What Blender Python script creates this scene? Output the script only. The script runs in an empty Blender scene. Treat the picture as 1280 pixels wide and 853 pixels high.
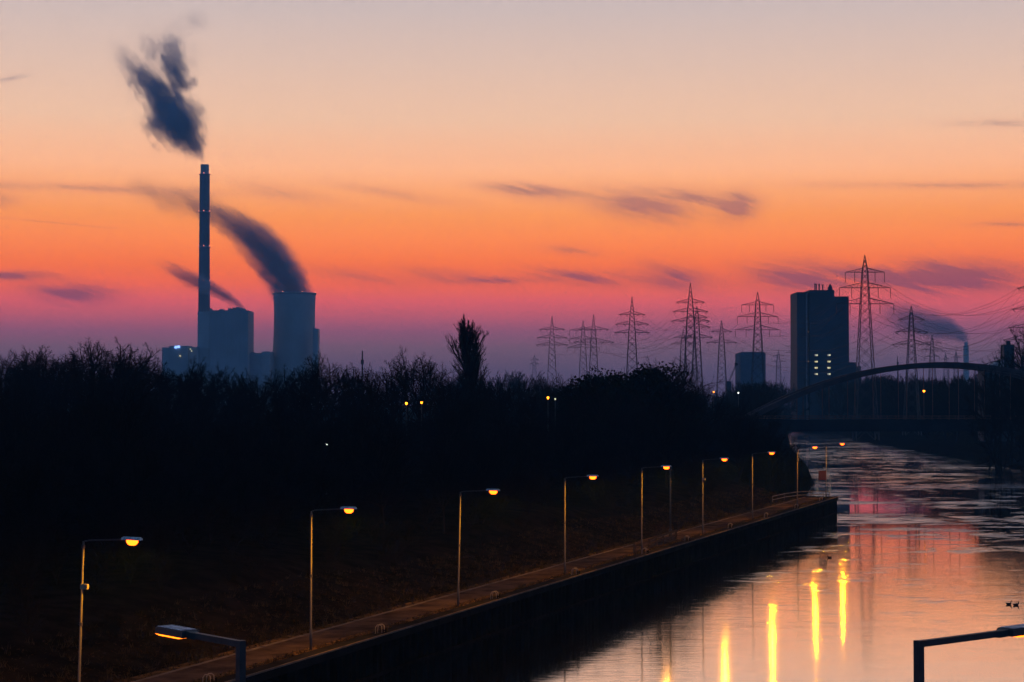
import bpy, bmesh, math, random
import numpy as np
from mathutils import Vector, Matrix

sc = bpy.context.scene
col = sc.collection
R = math.radians

# ------------------------------------------------------------------ camera
CAM_Z = 18.0
F = 2489.0                                   # focal length in photo pixels (1280 wide)
PITCH = math.atan(76.5 / F)
cam_d = bpy.data.cameras.new('camera')
cam_d.sensor_width = 36.0
cam_d.lens = 36.0 * F / 1280.0
cam_d.clip_start = 0.5
cam_d.clip_end = 20000.0
cam = bpy.data.objects.new('camera', cam_d)
col.objects.link(cam)
cam.location = (0, 0, CAM_Z)
cam.rotation_euler = (math.pi / 2 + PITCH, 0, 0)
sc.camera = cam

sc.render.engine = 'CYCLES'
sc.view_settings.view_transform = 'Standard'
sc.view_settings.look = 'None'
sc.view_settings.gamma = 1.0
sc.view_settings.exposure = 0.0
sc.view_settings.use_curve_mapping = False
cy = sc.cycles
cy.use_denoising = True
cy.max_bounces = 5
cy.use_adaptive_sampling = True
cy.adaptive_threshold = 0.03
cy.adaptive_min_samples = 16
cy.diffuse_bounces = 1
cy.glossy_bounces = 3
cy.transmission_bounces = 3
cy.transparent_max_bounces = 8
cy.volume_bounces = 1
cy.volume_step_rate = 1.0
cy.volume_max_steps = 256
cy.caustics_reflective = False
cy.caustics_refractive = False
cy.sample_clamp_indirect = 12.0


def at(px, py, Y):
    """point at forward distance Y that the photo shows at pixel px, py"""
    dx = (px - 640.0) / F
    dy = -(py - 426.5) / F
    c, s = math.cos(PITCH), math.sin(PITCH)
    v = Vector((dx, c - dy * s, s + dy * c))
    k = Y / v.y
    return Vector((v.x * k, Y, CAM_Z + v.z * k))


def srgb(r, g, b):
    def f(c):
        c /= 255.0
        return c / 12.92 if c <= 0.04045 else ((c + 0.055) / 1.055) ** 2.4
    return (f(r), f(g), f(b), 1.0)


# ------------------------------------------------------------------ node helper
class S:
    """a socket with arithmetic"""
    def __init__(self, nt, sock):
        self.nt, self.s = nt, sock

    def _m(self, op, *args, clamp=False):
        n = self.nt.nodes.new('ShaderNodeMath')
        n.operation = op
        n.use_clamp = clamp
        for i, a in enumerate((self,) + args):
            if isinstance(a, S):
                self.nt.links.new(a.s, n.inputs[i])
            else:
                n.inputs[i].default_value = a
        return S(self.nt, n.outputs[0])

    def __add__(self, o): return self._m('ADD', o)
    __radd__ = __add__
    def __mul__(self, o): return self._m('MULTIPLY', o)
    __rmul__ = __mul__
    def __sub__(self, o): return self._m('SUBTRACT', o)
    def __rsub__(self, o): return (self * -1.0) + o
    def __truediv__(self, o): return self._m('DIVIDE', o)
    def pow(self, o): return self._m('POWER', o)
    def max(self, o): return self._m('MAXIMUM', o)
    def min(self, o): return self._m('MINIMUM', o)
    def clamp(self): return self._m('ADD', 0.0, clamp=True)
    def gt(self, o): return self._m('GREATER_THAN', o)
    def abs(self): return self._m('ABSOLUTE')
    def exp(self): return S.const(self.nt, math.e)._m('POWER', self)

    @staticmethod
    def const(nt, v):
        n = nt.nodes.new('ShaderNodeValue')
        n.outputs[0].default_value = v
        return S(nt, n.outputs[0])

    def smooth(self, a, b):
        n = self.nt.nodes.new('ShaderNodeMapRange')
        n.interpolation_type = 'SMOOTHSTEP'
        self.nt.links.new(self.s, n.inputs[0])
        n.inputs[1].default_value = a
        n.inputs[2].default_value = b
        return S(self.nt, n.outputs[0])


def noise(nt, vec, scale, detail=3.0, rough=0.55, dist=0.0):
    n = nt.nodes.new('ShaderNodeTexNoise')
    n.inputs['Scale'].default_value = scale
    n.inputs['Detail'].default_value = detail
    n.inputs['Roughness'].default_value = rough
    n.inputs['Distortion'].default_value = dist
    if vec is not None:
        nt.links.new(vec, n.inputs['Vector'])
    return n


def mapping(nt, vec, scale=(1, 1, 1), rot=(0, 0, 0), loc=(0, 0, 0)):
    n = nt.nodes.new('ShaderNodeMapping')
    n.inputs['Scale'].default_value = scale
    n.inputs['Rotation'].default_value = rot
    n.inputs['Location'].default_value = loc
    nt.links.new(vec, n.inputs['Vector'])
    return n.outputs[0]


def mixcol(nt, fac, a, b, blend='MIX'):
    n = nt.nodes.new('ShaderNodeMix')
    n.data_type = 'RGBA'
    n.blend_type = blend
    for sock, v in ((n.inputs[0], fac), (n.inputs[6], a), (n.inputs[7], b)):
        if isinstance(v, S):
            nt.links.new(v.s, sock)
        elif isinstance(v, bpy.types.NodeSocket):
            nt.links.new(v, sock)
        else:
            sock.default_value = v
    return n.outputs[2]


def ramp(nt, fac, stops):
    n = nt.nodes.new('ShaderNodeValToRGB')
    nt.links.new(fac.s if isinstance(fac, S) else fac, n.inputs[0])
    e = n.color_ramp.elements
    while len(e) < len(stops):
        e.new(0.5)
    for el, (p, c) in zip(e, stops):
        el.position = p
        el.color = c if len(c) == 4 else (*c, 1)
    return n.outputs[0]


# ------------------------------------------------------------------ world: dusk sky after sunset
world = bpy.data.worlds.new('World')
sc.world = world
world.use_nodes = True
nt = world.node_tree
nt.nodes.clear()
tc = nt.nodes.new('ShaderNodeTexCoord')
sep = nt.nodes.new('ShaderNodeSeparateXYZ')
nt.links.new(tc.outputs['Generated'], sep.inputs[0])
wx, wy, wz = (S(nt, sep.outputs[i]) for i in range(3))
SKYGAIN = 2.0
# (photo row, linear colour of the glow before the evening air dims it)
GLOW = [(503, 0.094, 0.0721, 0.1586), (462, 0.1336, 0.0925, 0.1744), (436, 0.2357, 0.1227, 0.1965), (412, 0.4223, 0.1214, 0.2265), (377, 1.1649, 0.1609, 0.1698), (355, 1.4771, 0.2048, 0.0678), (332, 1.629, 0.2711, 0.035), (300, 1.7517, 0.4045, 0.0622), (270, 1.7128, 0.5134, 0.092), (240, 1.7617, 0.6541, 0.2074), (209, 1.7837, 0.8121, 0.3828), (150, 1.4223, 0.8412, 0.5283), (80, 1.128, 0.7623, 0.5828), (3, 0.8503, 0.6759, 0.6263)]
front = [(math.sin(math.atan((503 - y) / F)), (r / 2, g / 2, b / 2)) for y, r, g, b in GLOW]
front += [(0.26, (0.22, 0.22, 0.24)), (0.38, (0.085, 0.10, 0.14)), (0.60, (0.022, 0.032, 0.06)), (1.0, (0.010, 0.016, 0.034))]
back = [(0.0, (0.030, 0.096, 0.235)), (0.1, (0.033, 0.100, 0.24)), (0.3, (0.025, 0.070, 0.165)), (0.6, (0.013, 0.028, 0.068)), (1.0, (0.009, 0.016, 0.036))]
cf = ramp(nt, wz.clamp(), front)
cb = ramp(nt, wz.clamp(), back)
hl = (wx * wx + wy * wy).pow(0.5).max(1e-4)
facing = (wy / hl).smooth(-0.35, 0.92)
skyc = mixcol(nt, facing, cb, cf)
# direction coordinates (tangent plane of the north view) for the cloud bank over the sunset
yy = wy.max(0.05)
U = wx / yy * F
V = wz / yy * F


def vec(nt, a, b, c):
    n = nt.nodes.new('ShaderNodeCombineXYZ')
    for i, v in enumerate((a, b, c)):
        if isinstance(v, S):
            nt.links.new(v.s, n.inputs[i])
        else:
            n.inputs[i].default_value = v
    return n.outputs[0]


# the clouds themselves: wisps stretched along the wind, slightly tilted
cl = noise(nt, vec(nt, U * 0.012 + V * 0.016, V * 0.07 + U * 0.016, 3.1), 1.0, 5.0, 0.6, 0.6)
cl2 = noise(nt, vec(nt, U * 0.03 + V * 0.03, V * 0.2 + U * 0.05, 7.7), 1.0, 4.0, 0.6, 0.4)
cn = S(nt, cl.outputs[0]) * 0.65 + S(nt, cl2.outputs[0]) * 0.35
UV = vec(nt, U, V, 0.0)
dens = None
for (px, py, rx, ry, tilt, amp) in (
        (672, 240, 42, 8, -0.10, 0.75), (800, 256, 52, 15, -0.16, 1.0), (868, 247, 46, 10, -0.10, 0.75),
        (924, 258, 22, 15, 0.2, 1.05), (640, 235, 45, 5, -0.08, 0.5),
        (735, 347, 60, 9, -0.08, 0.75), (845, 347, 40, 14, -0.2, 0.75), (620, 351, 50, 4, 0.0, 0.5), (712, 313, 30, 5, -0.1, 0.45),
        (1000, 346, 60, 17, -0.05, 0.95), (1200, 345, 75, 17, -0.03, 1.1), (1150, 352, 60, 14, 0.0, 0.6), (1090, 345, 60, 10, 0, 0.5),
        (90, 366, 46, 11, -0.05, 1.0), (15, 344, 42, 5, -0.02, 1.15),
        (1190, 231, 150, 4, 0.0, 0.45), (1250, 153, 60, 5, 0.0, 0.4), (1255, 280, 40, 3, 0, 0.5),
        (90, 234, 170, 5, -0.04, 0.5), (0, 250, 20, 8, 0, 0.5), (10, 97, 22, 3, 0.2, 0.5),
        (500, 243, 70, 6, -0.15, 0.4), (440, 345, 70, 8, -0.15, 0.3), (560, 345, 70, 8, -0.1, 0.35), (350, 240, 60, 8, -0.2, 0.35)):
    mpn = nt.nodes.new('ShaderNodeMapping')
    mpn.vector_type = 'TEXTURE'
    mpn.inputs['Location'].default_value = (px - 640, 503 - py, 0)
    mpn.inputs['Rotation'].default_value = (0, 0, tilt)
    mpn.inputs['Scale'].default_value = (rx * 2.3, ry * 2.3, 1)
    nt.links.new(UV, mpn.inputs[0])
    gr_ = nt.nodes.new('ShaderNodeTexGradient')
    gr_.gradient_type = 'QUADRATIC_SPHERE'
    nt.links.new(mpn.outputs[0], gr_.inputs[0])
    g = S(nt, gr_.outputs['Fac'])._m('MULTIPLY_ADD', amp * 1.6, dens if dens is not None else 0.0)
    dens = g
cloud = (dens * (cn * 2.7 - 0.72).max(0.0)).min(0.72) * wy.gt(0.3)
# a short vapour trail
tr = (V - (503 - 272) + (U + 640) * 0.094).abs() * (1 / 0.9)
trail = (tr * tr * -1.0).exp() * (U * -1.0 - 470.0).smooth(0.0, 60.0) * 0.3 * wy.gt(0.3)
cloud = (cloud + trail).clamp()
cloudcol = ramp(nt, wz.clamp(), [(0.0, (0.05, 0.032, 0.10)), (0.06, (0.09, 0.032, 0.085)), (0.09, (0.26, 0.075, 0.085)), (0.14, (0.32, 0.17, 0.14)), (0.2, (0.25, 0.21, 0.24))])
skyc = mixcol(nt, cloud, skyc, cloudcol)
bg = nt.nodes.new('ShaderNodeBackground')
nt.links.new(skyc, bg.inputs[0])
bg.inputs[1].default_value = SKYGAIN
nish = nt.nodes.new('ShaderNodeTexSky')
nish.sky_type = 'NISHITA'
nish.sun_disc = False
nish.sun_elevation = R(-3.0)
nish.sun_rotation = R(0.0)
bg2 = nt.nodes.new('ShaderNodeBackground')
nt.links.new(nish.outputs[0], bg2.inputs[0])
bg2.inputs[1].default_value = 0.05
ad = nt.nodes.new('ShaderNodeAddShader')
nt.links.new(bg.outputs[0], ad.inputs[0])
nt.links.new(bg2.outputs[0], ad.inputs[1])
wo = nt.nodes.new('ShaderNodeOutputWorld')
nt.links.new(ad.outputs[0], wo.inputs[0])
world.cycles.sampling_method = 'MANUAL'
world.cycles.sample_map_resolution = 1024

# ------------------------------------------------------------------ materials
def mat(name, c, rough=0.7, var=0.35, scale=1.0, bump=0.0, bscale=None, metal=0.0, ior=1.45, c2=None, stretch=(1, 1, 1)):
    m = bpy.data.materials.new(name)
    m.use_nodes = True
    t = m.node_tree
    p = t.nodes['Principled BSDF']
    co = t.nodes.new('ShaderNodeTexCoord').outputs['Object']
    n = noise(t, mapping(t, co, stretch), scale, 4.0, 0.6)
    a = tuple(x * (1 - var) for x in c[:3]) + (1,)
    b = (tuple(min(1, x * (1 + var)) for x in c[:3]) + (1,)) if c2 is None else (*c2[:3], 1)
    f = S(t, n.outputs[0]).smooth(0.3, 0.7)
    t.links.new(mixcol(t, f, a, b), p.inputs['Base Color'])
    p.inputs['Roughness'].default_value = rough
    p.inputs['Metallic'].default_value = metal
    p.inputs['IOR'].default_value = ior
    if rough >= 0.75:
        p.inputs['Specular IOR Level'].default_value = 0.0     # dry, rough: no sheen
    if bump:
        nb = noise(t, mapping(t, co, stretch), bscale or scale * 6, 4.0, 0.6)
        bp = t.nodes.new('ShaderNodeBump')
        bp.inputs['Strength'].default_value = bump
        t.links.new(nb.outputs[0], bp.inputs['Height'])
        t.links.new(bp.outputs[0], p.inputs['Normal'])
    return m


def emis(name, c, strength):
    m = bpy.data.materials.new(name)
    m.use_nodes = True
    t = m.node_tree
    p = t.nodes['Principled BSDF']
    p.inputs['Base Color'].default_value = (*c, 1)
    p.inputs['Emission Color'].default_value = (*c, 1)
    p.inputs['Emission Strength'].default_value = strength
    return m


M = {}
M['bark'] = mat('bark', (0.026, 0.021, 0.018), 0.9, 0.4, 0.8, 0.5, 9)
M['twig'] = mat('twig', (0.018, 0.0145, 0.012), 0.9, 0.3, 0.3)
M['evergreen'] = mat('evergreen', (0.012, 0.018, 0.011), 0.8, 0.4, 0.4)
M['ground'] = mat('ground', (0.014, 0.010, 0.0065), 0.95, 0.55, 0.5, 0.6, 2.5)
M['path'] = mat('path', (0.062, 0.044, 0.034), 0.9, 0.5, 0.45, 0.3, 7, stretch=(1, 1, 1))
M['verge'] = mat('verge', (0.095, 0.060, 0.026), 0.95, 0.6, 1.1, 0.8, 5)
M['kerb'] = mat('kerb', (0.14, 0.12, 0.10), 0.85, 0.25, 0.8, 0.2, 6)
M['coping'] = mat('coping', (0.020, 0.018, 0.017), 0.8, 0.3, 0.5, 0.2, 5)
M['steelpile'] = mat('steelpile', (0.011, 0.009, 0.0085), 0.75, 0.5, 0.7, 0.3, 3)
M['galv'] = mat('galvanised', (0.078, 0.075, 0.072), 0.55, 0.2, 1.2, 0.05, 10)
M['darkmetal'] = mat('darkmetal', (0.035, 0.037, 0.04), 0.5, 0.3, 3.0, 0.05, 14)
M['lamptop'] = mat('lamp_top', (0.62, 0.64, 0.70), 0.55, 0.55, 9.0, 0.5, 26)
M['wood'] = mat('wood', (0.07, 0.05, 0.036), 0.8, 0.35, 2.0, 0.3, 12, stretch=(1, 1, 6))
M['paintwhite'] = mat('paint_white', (0.22, 0.20, 0.17), 0.6, 0.25, 5.0)
M['red'] = mat('red_sign', (0.10, 0.022, 0.018), 0.5, 0.2, 4.0)
M['bridge'] = mat('bridge_paint', (0.045, 0.03, 0.036), 0.6, 0.3, 0.4, 0.1, 3)
M['bridgedeck'] = mat('bridge_deck', (0.03, 0.036, 0.045), 0.8, 0.25, 0.15, 0.1, 2)
M['rail'] = mat('bridge_rail_redlit', (0.16, 0.07, 0.05), 0.6, 0.3, 1.0)  # reddish light on the railing and hangers put into the colour
M['asphalt'] = mat('asphalt', (0.05, 0.05, 0.052), 0.9, 0.2, 1.0, 0.2, 8)
M['concrete'] = mat('concrete', (0.50, 0.51, 0.53), 0.85, 0.12, 0.02, 0.05, 0.3, stretch=(1, 1, 0.25))
M['cladding'] = mat('cladding', (0.44, 0.46, 0.50), 0.7, 0.12, 0.03)
M['cladlight'] = mat('cladding_light', (0.54, 0.55, 0.57), 0.7, 0.10, 0.03)
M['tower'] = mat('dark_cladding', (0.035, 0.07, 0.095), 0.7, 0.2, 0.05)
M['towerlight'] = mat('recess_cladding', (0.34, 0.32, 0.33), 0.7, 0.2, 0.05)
M['lattice'] = mat('lattice_steel', (0.07, 0.075, 0.085), 0.6, 0.25, 0.2)
M['wire'] = mat('wire', (0.05, 0.05, 0.055), 0.6, 0.2, 0.05)
M['glassins'] = mat('insulator_glass', (0.06, 0.05, 0.05), 0.3, 0.2, 3.0)
M['sodium'] = emis('sodium_lens', (1.0, 0.098, 0.004), 8.5)
M['sodiumfar'] = emis('sodium_far', (1.0, 0.27, 0.012), 8.0)
M['redlight'] = emis('aviation_red', (1.0, 0.25, 0.18), 2.2)
M['bluelight'] = emis('blue_sign', (0.25, 0.45, 1.0), 2.5)
M['winlight'] = emis('window_light', (1.0, 0.90, 0.50), 0.85)
M['windim'] = emis('window_dim', (0.95, 0.9, 0.7), 0.32)
M['winwarm'] = emis('window_warm', (1.0, 0.85, 0.4), 0.6)
M['whitelamp'] = emis('white_lamp', (1.0, 0.95, 0.8), 10.0)
M['feather'] = mat('feather', (0.05, 0.04, 0.035), 0.8, 0.5, 8)
M['beak'] = mat('beak', (0.25, 0.2, 0.04), 0.5, 0.2, 8)

# ------------------------------------------------------------------ mesh builder
class MB:
    def __init__(self):
        self.v, self.f, self.n = [], [], 0

    def add(self, verts, faces):
        o = self.n
        self.v.extend([tuple(p) for p in verts])
        self.f.extend([tuple(i + o for i in f) for f in faces])
        self.n += len(verts)

    def box(self, x0, x1, y0, y1, z0, z1):
        self.add([(x0, y0, z0), (x1, y0, z0), (x1, y1, z0), (x0, y1, z0), (x0, y0, z1), (x1, y0, z1), (x1, y1, z1), (x0, y1, z1)],
                 [(0, 3, 2, 1), (4, 5, 6, 7), (0, 1, 5, 4), (1, 2, 6, 5), (2, 3, 7, 6), (3, 0, 4, 7)])

    def tube(self, pts, radii, n=6, cap=True, up=None):
        pts = [Vector(p) for p in pts]
        rings = []
        for i, p in enumerate(pts):
            d = (pts[min(i + 1, len(pts) - 1)] - pts[max(i - 1, 0)]).normalized()
            a = d.cross(up if up else Vector((0, 0, 1)))
            if a.length < 1e-3:
                a = d.cross(Vector((1, 0, 0)))
            a.normalize()
            b = d.cross(a).normalized()
            r = radii[i] if hasattr(radii, '__len__') else radii
            ra, rb = r if hasattr(r, '__len__') else (r, r)
            rings.append([p + a * (ra * math.cos(2 * math.pi * (k + 0.5) / n)) + b * (rb * math.sin(2 * math.pi * (k + 0.5) / n)) for k in range(n)])
        vs = [q for ring in rings for q in ring]
        fs = []
        for i in range(len(pts) - 1):
            for k in range(n):
                k2 = (k + 1) % n
                fs.append((i * n + k, i * n + k2, (i + 1) * n + k2, (i + 1) * n + k))
        if cap:
            fs.append(tuple(range(n))[::-1])
            fs.append(tuple((len(pts) - 1) * n + k for k in range(n)))
        self.add(vs, fs)

    def bar(self, a, b, w, h=None):
        r2 = math.sqrt(2) / 2
        self.tube([a, b], [(w * r2, (h or w) * r2)] * 2, 4)

    def lathe(self, prof, n=24, c=(0, 0)):
        vs = [(c[0] + r * math.cos(2 * math.pi * k / n), c[1] + r * math.sin(2 * math.pi * k / n), z) for r, z in prof for k in range(n)]
        fs = [(i * n + k, i * n + (k + 1) % n, (i + 1) * n + (k + 1) % n, (i + 1) * n + k) for i in range(len(prof) - 1) for k in range(n)]
        self.add(vs, fs)

    def mesh(self, name, smooth=False):
        me = bpy.data.meshes.new(name)
        me.from_pydata(self.v, [], self.f)
        if smooth:
            me.polygons.foreach_set('use_smooth', [True] * len(me.polygons))
        me.update()
        return me

    def build(self, name, m, parent=None, smooth=False, loc=None):
        return link(name, self.mesh(name, smooth), m, parent, loc)


def link(name, me, m, parent=None, loc=None):
    if not me.materials:
        me.materials.append(M[m] if isinstance(m, str) else m)
    o = bpy.data.objects.new(name, me)
    col.objects.link(o)
    o.parent = parent
    if loc is not None:
        o.location = loc
    return o


def tag(o, label=None, cat=None, group=None, kind=None):
    if label: o['label'] = label
    if cat: o['category'] = cat
    if group: o['group'] = group
    if kind: o['kind'] = kind
    return o


def empty(name, loc, label=None, cat=None, group=None, rz=0.0):
    o = bpy.data.objects.new(name, None)
    o.empty_display_size = 0.3
    col.objects.link(o)
    o.location = loc
    o.rotation_euler = (0, 0, rz)
    return tag(o, label, cat, group)


KIDS = {}


def kids(o):
    return [c for c in o.children]


def copy_tree(o, parent=None):
    c = o.copy()
    col.objects.link(c)
    c.parent = parent
    for ch in kids(o):
        copy_tree(ch, c)
    return c


# ------------------------------------------------------------------ terrain
QD = Vector((0.32, 1.0, 0)).normalized()         # along the quay, away from the camera
QN = Vector((QD.y, -QD.x, 0))                    # towards the water
QZ = 3.7
QEND = 299.0


def qx(Y):
    return 0.32 * Y - 46.9


def interp(x, tab):
    return float(np.interp(x, [a for a, _ in tab], [b for _, b in tab]))


LB = [(-400, qx(-400)), (299, qx(299)), (306, 46.0), (330, 46.5), (380, 57.0), (443, 68.0), (560, 84.0), (786, 111.0), (1120, 156.0), (1190, 169.0), (1600, 190.0), (2000, 215.0), (6000, 400.0)]
RB = [(-400, qx(-400) + 61), (300, qx(300) + 61), (400, 121.0), (515, 133.0), (700, 146.0), (953, 163.0), (1120, 182.0), (1190, 171.0), (1600, 192.0), (2000, 217.0), (6000, 402.0)]


def embank(X, Y):
    """road embankment that carries the far bridge"""
    return max(0.0, min(1.0, 1.6 - abs(Y - 503.0) / 14.0))


def lheight(X, Y):
    t = interp(Y, LB) - X
    wob = 0.5 * math.sin(X * 0.11 + Y * 0.07) + 0.4 * math.sin(X * 0.05 - Y * 0.09 + 1.3)
    if Y < QEND + 1:
        h = interp(t, [(0, QZ), (6.0, QZ), (9, 4.3), (16, 6.2), (30, 7.2), (80, 7.5), (300, 7.0), (1200, 6.0)])
        h += wob * min(1.0, max(0.0, (t - 7.0) / 12.0))
    else:
        k = min(1.0, (Y - QEND - 1) / 8.0)
        h1 = interp(t, [(0, -0.6), (3, 1.2), (9, 3.6), (20, 5.5), (60, 7.0), (300, 7.0), (1200, 6.0)])
        h0 = interp(t, [(0, QZ), (6.0, QZ), (9, 4.3), (16, 6.2), (30, 7.2)])
        h = h0 * (1 - k) + h1 * k
        h += wob * min(1.0, max(0.0, (t - 4.0) / 12.0))
    if X < 56.0:
        e = embank(X, Y)
        h = max(h, h * (1 - e) + 12.6 * e) if e > 0 else h
    return h


def rheight(X, Y):
    t = X - interp(Y, RB)
    h = interp(t, [(0, -0.6), (4, 2.0), (7, 2.8), (11, 2.9), (22, 7.0), (60, 9.0), (300, 8.0), (1200, 6.0)])
    h += (0.5 * math.sin(X * 0.09 + Y * 0.05) + 0.4 * math.sin(X * 0.04 - Y * 0.08)) * min(1.0, max(0.0, (t - 11) / 12.0))
    if X > 157.0:
        e = embank(X, Y)
        h = max(h, h * (1 - e) + 12.6 * e) if e > 0 else h
    return h


def land(X, Y):
    return lheight(X, Y) if X < (interp(Y, LB) + interp(Y, RB)) / 2 else rheight(X, Y)


ys = list(np.arange(-300, 80, 20)) + list(np.arange(80, 296, 6)) + [296, 298, 299, 301, 304, 306.5, 310] + list(np.arange(316, 620, 7)) + list(np.arange(630, 1180, 30)) + [1190, 1230, 1290] + [1400, 1600, 2000, 2400, 3000, 3600, 4300]
ts = [0, 1.0, 3, 6.0, 7.5, 9, 11, 13, 16, 20, 25, 30, 37, 45, 55, 70, 90, 120, 160, 220, 300, 420, 600, 900, 1300, 1700]
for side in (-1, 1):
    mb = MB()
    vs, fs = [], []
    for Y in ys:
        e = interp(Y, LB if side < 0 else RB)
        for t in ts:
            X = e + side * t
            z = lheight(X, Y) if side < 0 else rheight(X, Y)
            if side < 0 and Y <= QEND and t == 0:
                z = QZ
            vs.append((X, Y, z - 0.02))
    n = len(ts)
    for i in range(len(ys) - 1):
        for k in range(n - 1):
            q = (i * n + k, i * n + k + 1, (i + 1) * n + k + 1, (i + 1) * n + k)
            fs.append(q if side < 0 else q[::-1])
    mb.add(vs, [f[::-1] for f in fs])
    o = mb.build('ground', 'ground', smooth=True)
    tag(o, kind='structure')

# water ---------------------------------------------------------------------
wm = bpy.data.materials.new('canal_water')
wm.use_nodes = True
t = wm.node_tree
p = t.nodes['Principled BSDF']
co = t.nodes.new('ShaderNodeTexCoord').outputs['Object']
sp = t.nodes.new('ShaderNodeSeparateXYZ')
t.links.new(co, sp.inputs[0])
wX, wY = S(t, sp.outputs[0]), S(t, sp.outputs[1])
# broken skin of drift ice and wind-ruffled patches beyond the quay end
pat = S(t, noise(t, mapping(t, co, (0.11, 0.13, 1)), 1.0, 8.0, 0.7, 1.0).outputs[0])
pat2 = S(t, noise(t, mapping(t, co, (0.016, 0.032, 1), loc=(3, 1, 0)), 1.0, 5.0, 0.65, 0.6).outputs[0])
farz = wY.smooth(215.0, 300.0)
midz = wY.smooth(145.0, 205.0) * (1.0 - wY.smooth(215.0, 250.0))
ruff = (pat * 0.6 + pat2 * 0.4).smooth(0.515, 0.585) * (farz * 0.96 + 0.02)
fine = S(t, noise(t, mapping(t, co, (0.25, 0.5, 1)), 1.0, 3.0, 0.6).outputs[0])
cat = (pat * 0.5 + fine * 0.5).smooth(0.55, 0.66) * midz
ruff = (ruff + cat * 0.22).clamp()
rgh = 0.058 - farz * 0.02 + ruff * 0.17 + pat2 * 0.02
t.links.new(rgh.s, p.inputs['Roughness'])
p.inputs['Base Color'].default_value = (0.006, 0.007, 0.009, 1)
p.inputs['IOR'].default_value = 1.33
nb = noise(t, mapping(t, co, (0.8, 1.1, 1)), 1.0, 3.0, 0.6)
nb2 = noise(t, mapping(t, co, (0.12, 0.2, 1)), 1.0, 2.0, 0.5)
nb3 = noise(t, mapping(t, co, (0.35, 2.6, 1)), 1.0, 2.0, 0.5)
hgt = S(t, nb.outputs[0]) * (ruff * 0.09 + 0.002) + S(t, nb2.outputs[0]) * (0.012 - farz * 0.009 + ruff * 0.05) + S(t, nb3.outputs[0]) * (0.0085 - farz * 0.007 + ruff * 0.008)
bp = t.nodes.new('ShaderNodeBump')
bp.inputs['Strength'].default_value = 1.0
bp.inputs['Distance'].default_value = 1.0
t.links.new(hgt.s, bp.inputs['Height'])
t.links.new(bp.outputs[0], p.inputs['Normal'])
gl = t.nodes.new('ShaderNodeBsdfGlossy')          # extra mirror reflection mixed in to brighten the whole canal
gl.inputs['Color'].default_value = (0.98, 0.94, 0.93, 1)
t.links.new(rgh.s, gl.inputs['Roughness'])
t.links.new(bp.outputs[0], gl.inputs['Normal'])
mx = t.nodes.new('ShaderNodeMixShader')
ridge = 1.0 - (S(t, noise(t, mapping(t, co, (0.22, 0.5, 1), loc=(5, 2, 0)), 1.0, 4.0, 0.65, 0.8).outputs[0]) - 0.5).abs().smooth(0.0, 0.022)
shards = ridge * pat2.smooth(0.5, 0.58) * (wY.smooth(150.0, 190.0) * (1.0 - wY.smooth(260.0, 320.0)))
mfac = 0.80 - shards * 0.6
t.links.new(mfac.s, mx.inputs[0])
t.links.new(p.outputs[0], mx.inputs[1])
t.links.new(gl.outputs[0], mx.inputs[2])
t.links.new(mx.outputs[0], t.nodes['Material Output'].inputs[0])
mb = MB()
ws = [y for y in ys if y <= 1190]
mb.add([(interp(Y, LB) - (0.02 if Y < QEND else 14), Y, 0) for Y in ws] + [(interp(Y, RB) + 10, Y, 0) for Y in ws],
       [(i, i + len(ws), i + 1 + len(ws), i + 1) for i in range(len(ws) - 1)])
tag(mb.build('water', wm), kind='structure')

# ------------------------------------------------------------------ quay
def qp(Y, t, z=QZ):
    """point t metres landward of the quay edge (perpendicular), level with forward distance Y"""
    v = Vector((qx(Y), Y, z)) - QN * t
    return v


def strip(name, t0, t1, z, m, y0=-60.0, y1=299.0, step=3.0, thick=None, wob=0.0, seed=1):
    rnd = random.Random(seed)
    mb = MB()
    n = max(1, int((y1 - y0) / step))
    vs, fs = [], []
    for i in range(n + 1):
        Y = y0 + (y1 - y0) * i / n
        vs += [qp(Y, t0 + rnd.uniform(-wob, wob), z), qp(Y, t1 + rnd.uniform(-wob, wob), z)]
        if i:
            k = 2 * i
            fs.append((k - 2, k, k + 1, k - 1))
    if thick:
        k = len(vs)
        vs += [Vector((v.x, v.y, v.z - thick)) for v in vs]
        for i in range(n):
            a = 2 * i
            fs.append((a, a + k, a + 2 + k, a + 2))
            fs.append((a + 1, a + 3, a + 3 + k, a + 1 + k))
        fs.append((0, 1, 1 + k, k))
        fs.append((2 * n, 2 * n + k, 2 * n + 1 + k, 2 * n + 1))
    mb.add(vs, fs)
    return mb.build(name, m)


quay = empty('quay_wall', qp(200, 0, 0), 'dark sheet pile quay wall with concrete coping along the canal', 'quay')
W = quay.matrix_world


def onto(o, root):
    o.parent = root
    o.matrix_parent_inverse = Matrix.Translation(root.location).inverted() if root.rotation_euler.z == 0 else (Matrix.Translation(root.location) @ Matrix.Rotation(root.rotation_euler.z, 4, 'Z')).inverted()
    return o


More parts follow.
